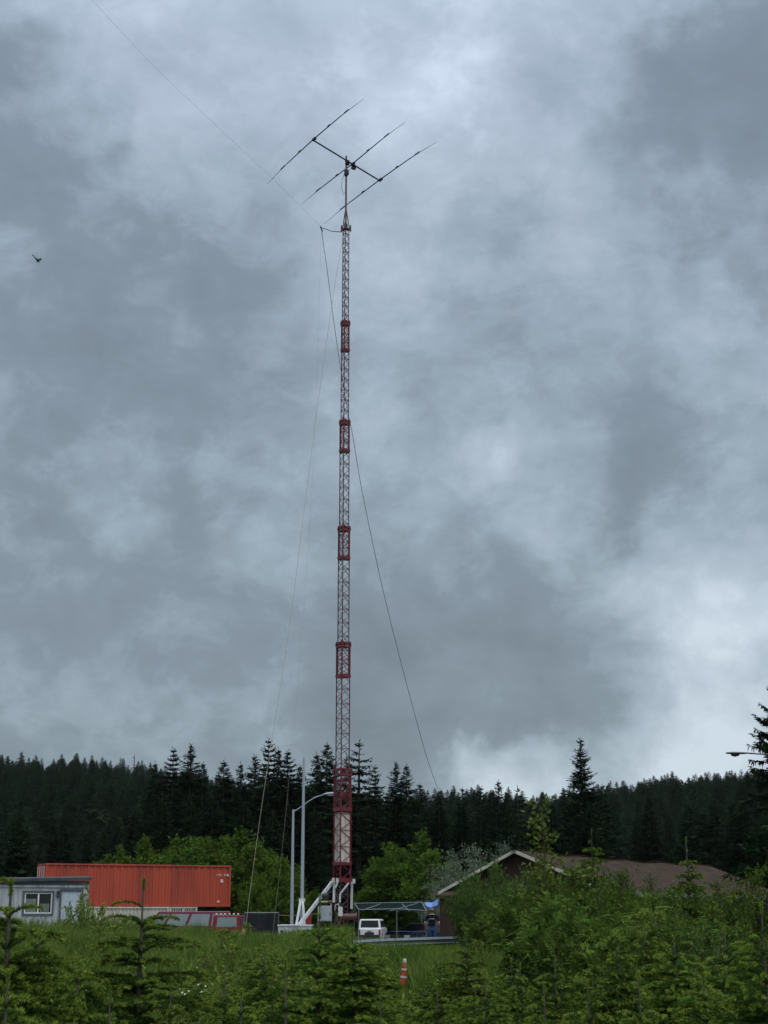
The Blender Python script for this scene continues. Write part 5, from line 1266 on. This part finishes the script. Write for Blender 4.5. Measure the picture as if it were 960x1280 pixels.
# ------------------------------------------------------------------ bird
p = at(45.6, 324, 62); t = thing('bird', 'small dark bird gliding in the grey sky at the left', 'bird', p, 0)
d = (at(48.6, 327.2, 62) - at(41.2, 320, 62)); L_ = d.length; d.normalize(); d = Vector((d.x, .55, d.z)).normalized()
mb = MB(); mb.tube([d * (-.17), d * (-.10), d * (-.02), d * .07, d * .12, d * .16, d * .19], [.022, .018, .034, .042, .030, .027, .006], 'feather', 10); mb.build('body', t, smooth=True)
sd_ = Vector((.60, .35, .30)).normalized()
for s, ln in ((1, .24), (-1, .24)):
    w0 = d * .05; e = w0 + (sd_ * s + Vector((0, 0, .25))).normalized() * ln * .55 + d * .04; f_ = w0 + (sd_ * s).normalized() * ln - d * .06
    if s < 0: e, f_ = w0 + Vector((-.10, .5, .10)).normalized() * ln * .5, w0 + Vector((-.16, .5, -.05)).normalized() * ln
    mb = MB(); cd = d * .05; up_ = Vector((0, 0, .006))
    a_ = [w0 + cd, e + cd * .8, f_, e - cd * .9, w0 - cd]
    mb.add([q + up_ for q in a_] + [q - up_ for q in a_], [(0, 1, 2, 3, 4), (9, 8, 7, 6, 5)] + [((i + 1) % 5, i, 5 + i, 5 + (i + 1) % 5) for i in range(5)], 'feather'); mb.build('wing', t)
mb = MB(); q = d * -.16; s2 = sd_ * .035; mb.hexa([q - s2 * .4, q + s2 * .4, q - d * .08 + s2, q - d * .08 - s2] + [x + Vector((0, 0, .008)) for x in (q - s2 * .4, q + s2 * .4, q - d * .08 + s2, q - d * .08 - s2)], 'feather'); mb.build('tail', t)

# ------------------------------------------------------------------ sky and sun
w = bpy.data.worlds.new('World'); SC.world = w; w.use_nodes = True; nt = w.node_tree; nt.nodes.clear()
Lk = nt.links.new
out = N(nt, 'ShaderNodeOutputWorld'); sky = N(nt, 'ShaderNodeTexSky'); sky.sky_type = 'NISHITA'; sky.sun_disc = False
SEL, SAZ = R(58), R(150)
sky.sun_elevation = SEL; sky.sun_rotation = SAZ
bs = N(nt, 'ShaderNodeBackground'); bs.inputs[1].default_value = .08; Lk(sky.outputs[0], bs.inputs[0])
tc = N(nt, 'ShaderNodeTexCoord')
def vm(op, a, b=None):
    n = N(nt, 'ShaderNodeVectorMath', operation=op)
    for i, x in enumerate((a, b)):
        if x is None: continue
        if hasattr(x, 'links'): Lk(x, n.inputs[i])
        else: n.inputs[i].default_value = x
    return n
def ma(op, a, b=None, c=None, clamp=False):
    n = N(nt, 'ShaderNodeMath', operation=op); n.use_clamp = clamp
    for i, x in enumerate((a, b, c)):
        if x is None: continue
        if hasattr(x, 'links'): Lk(x, n.inputs[i])
        else: n.inputs[i].default_value = x
    return n.outputs[0]
dirv = vm('NORMALIZE', tc.outputs['Generated']).outputs[0]
sp = N(nt, 'ShaderNodeSeparateXYZ'); Lk(dirv, sp.inputs[0])
zz = ma('ADD', ma('MAXIMUM', sp.outputs[2], 0.0), .42)
cb_ = N(nt, 'ShaderNodeCombineXYZ'); Lk(ma('DIVIDE', sp.outputs[0], zz), cb_.inputs[0]); Lk(ma('DIVIDE', sp.outputs[1], zz), cb_.inputs[1])
cl = cb_.outputs[0]                     # the cloud layer seen as a plane overhead
def noise(vec, sc, det, rough, dist=0.0, col=False):
    n = N(nt, 'ShaderNodeTexNoise'); Lk(vec, n.inputs['Vector']); n.inputs['Scale'].default_value = sc; n.inputs['Detail'].default_value = det
    n.inputs['Roughness'].default_value = rough; n.inputs['Distortion'].default_value = dist
    return n.outputs[1] if col else n.outputs[0]
wv = vm('SCALE', vm('SUBTRACT', noise(dirv, 7, 5, .6, 0, True), (.5, .5, .5)).outputs[0]); wv.inputs['Scale'].default_value = SKYP['warp']
wv2 = vm('SCALE', vm('SUBTRACT', noise(dirv, 26, 5, .6, 0, True), (.5, .5, .5)).outputs[0]); wv2.inputs['Scale'].default_value = SKYP['warp2']
dw = vm('NORMALIZE', vm('ADD', vm('ADD', dirv, wv.outputs[0]).outputs[0], wv2.outputs[0]).outputs[0]).outputs[0]
st = vm('MULTIPLY', dirv, (1.0, 1.0, 1.35)).outputs[0]                 # cloud banks lie flatter than they are wide
def edge(x, a, b, amp):
    n = N(nt, 'ShaderNodeMapRange', interpolation_type='SMOOTHSTEP'); Lk(x, n.inputs[0]); n.inputs[1].default_value = a; n.inputs[2].default_value = b
    n.inputs[3].default_value = -amp; n.inputs[4].default_value = amp; return n.outputs[0]
val = ma('ADD', edge(noise(st, 4.2, 9, .56, .3), .32, .68, SKYP['n1']), .5)
val = ma('ADD', val, edge(noise(st, 10.0, 9, .60, .25), .36, .66, SKYP['n2']))
val = ma('ADD', val, edge(noise(st, 27.0, 8, .62, .4), .38, .66, SKYP['n3']))
val = ma('ADD', val, edge(noise(cl, 2.2, 8, .60, .4), .36, .64, SKYP['n4']))
brk = N(nt, 'ShaderNodeMapRange', interpolation_type='SMOOTHSTEP'); Lk(noise(st, 15.0, 9, .66, .3), brk.inputs[0])     # small bright breaks
brk.inputs[1].default_value = .54; brk.inputs[2].default_value = .74; brk.inputs[4].default_value = SKYP['n5']; val = ma('ADD', val, brk.outputs[0])
for px, py, rp, am in BLOBS:            # banks of thicker and thinner cloud, by compass direction and height
    d = ray(px, py).normalized()
    mr = N(nt, 'ShaderNodeMapRange', interpolation_type='SMOOTHERSTEP')
    dt = vm('DOT_PRODUCT', dw, tuple(d)).outputs['Value']
    Lk(dt, mr.inputs[0]); mr.inputs[1].default_value = math.cos(rp * 1.55 / F); mr.inputs[2].default_value = 1.0; mr.inputs[4].default_value = am * SKYP['blob']
    val = ma('ADD', val, mr.outputs[0])
cr = N(nt, 'ShaderNodeValToRGB'); Lk(val, cr.inputs[0]); e = cr.color_ramp.elements
e[0].position, e[0].color = SKYP['c'][0]; e[1].position, e[1].color = SKYP['c'][-1]
for ps, c in SKYP['c'][1:-1]: q = e.new(ps); q.color = c
# cloud a little bluer high up, greyer low down
el = N(nt, 'ShaderNodeMapRange'); Lk(sp.outputs[2], el.inputs[0]); el.inputs[1].default_value = .05; el.inputs[2].default_value = .50
tint = N(nt, 'ShaderNodeMix', data_type='RGBA'); tint.inputs[6].default_value = SKYP['low']; tint.inputs[7].default_value = SKYP['high']; Lk(el.outputs[0], tint.inputs[0])
mul = N(nt, 'ShaderNodeMix', data_type='RGBA', blend_type='MULTIPLY'); mul.inputs[0].default_value = 1; Lk(cr.outputs[0], mul.inputs[6]); Lk(tint.outputs[2], mul.inputs[7])
zg = N(nt, 'ShaderNodeMapRange', interpolation_type='SMOOTHSTEP'); Lk(sp.outputs[2], zg.inputs[0])   # an overcast sky is brightest overhead
zg.inputs[1].default_value = .50; zg.inputs[2].default_value = 1.0; zg.inputs[3].default_value = SKYP['gain']; zg.inputs[4].default_value = SKYP['zenith']
bc = N(nt, 'ShaderNodeBackground'); Lk(mul.outputs[2], bc.inputs[0]); Lk(zg.outputs[0], bc.inputs[1])
mixs = N(nt, 'ShaderNodeMixShader'); mixs.inputs[0].default_value = .97; Lk(bs.outputs[0], mixs.inputs[1]); Lk(bc.outputs[0], mixs.inputs[2]); Lk(mixs.outputs[0], out.inputs[0])
w.cycles.sampling_method = 'MANUAL'; w.cycles.sample_map_resolution = 512

sun = bpy.data.lights.new('sun', 'SUN'); sun.energy = 1.5; sun.angle = R(50); sun.color = (1, .95, .88)
so = bpy.data.objects.new('sun', sun); COL.objects.link(so)
sd3 = Vector((math.sin(SAZ) * math.cos(SEL), math.cos(SAZ) * math.cos(SEL), math.sin(SEL)))
so.rotation_euler = sd3.to_track_quat('Z', 'Y').to_euler()

vs_ = SC.view_settings; vs_.view_transform = 'Standard'; vs_.look = 'None'; vs_.gamma = 1; vs_.exposure = 0; vs_.use_curve_mapping = False
SC.render.engine = 'CYCLES'; SC.cycles.max_bounces = 5; SC.cycles.diffuse_bounces = 2; SC.cycles.glossy_bounces = 2; SC.cycles.transparent_max_bounces = 4; SC.cycles.transmission_bounces = 2
SC.cycles.use_denoising = True
try: SC.cycles.denoiser = 'OPENIMAGEDENOISE'
except Exception: pass

# ------------------------------------------------------------------ the air: far trees fade a little
import bmesh as _bm
m, nt = new_mat('humid air'); out = N(nt, 'ShaderNodeOutputMaterial'); pv = N(nt, 'ShaderNodeVolumePrincipled')
pv.inputs['Color'].default_value = (.86, .91, .95, 1); pv.inputs['Density'].default_value = .000035; pv.inputs['Anisotropy'].default_value = 0
nt.links.new(pv.outputs[0], out.inputs['Volume']); M['haze'] = m
mb = MB(); mb.box((0, 1100, 35), (4200, 3600, 90), 'haze'); hzo = tag(mb.build('haze'), kind='stuff', label='thin humid air over the lot and the hills', cat='haze')
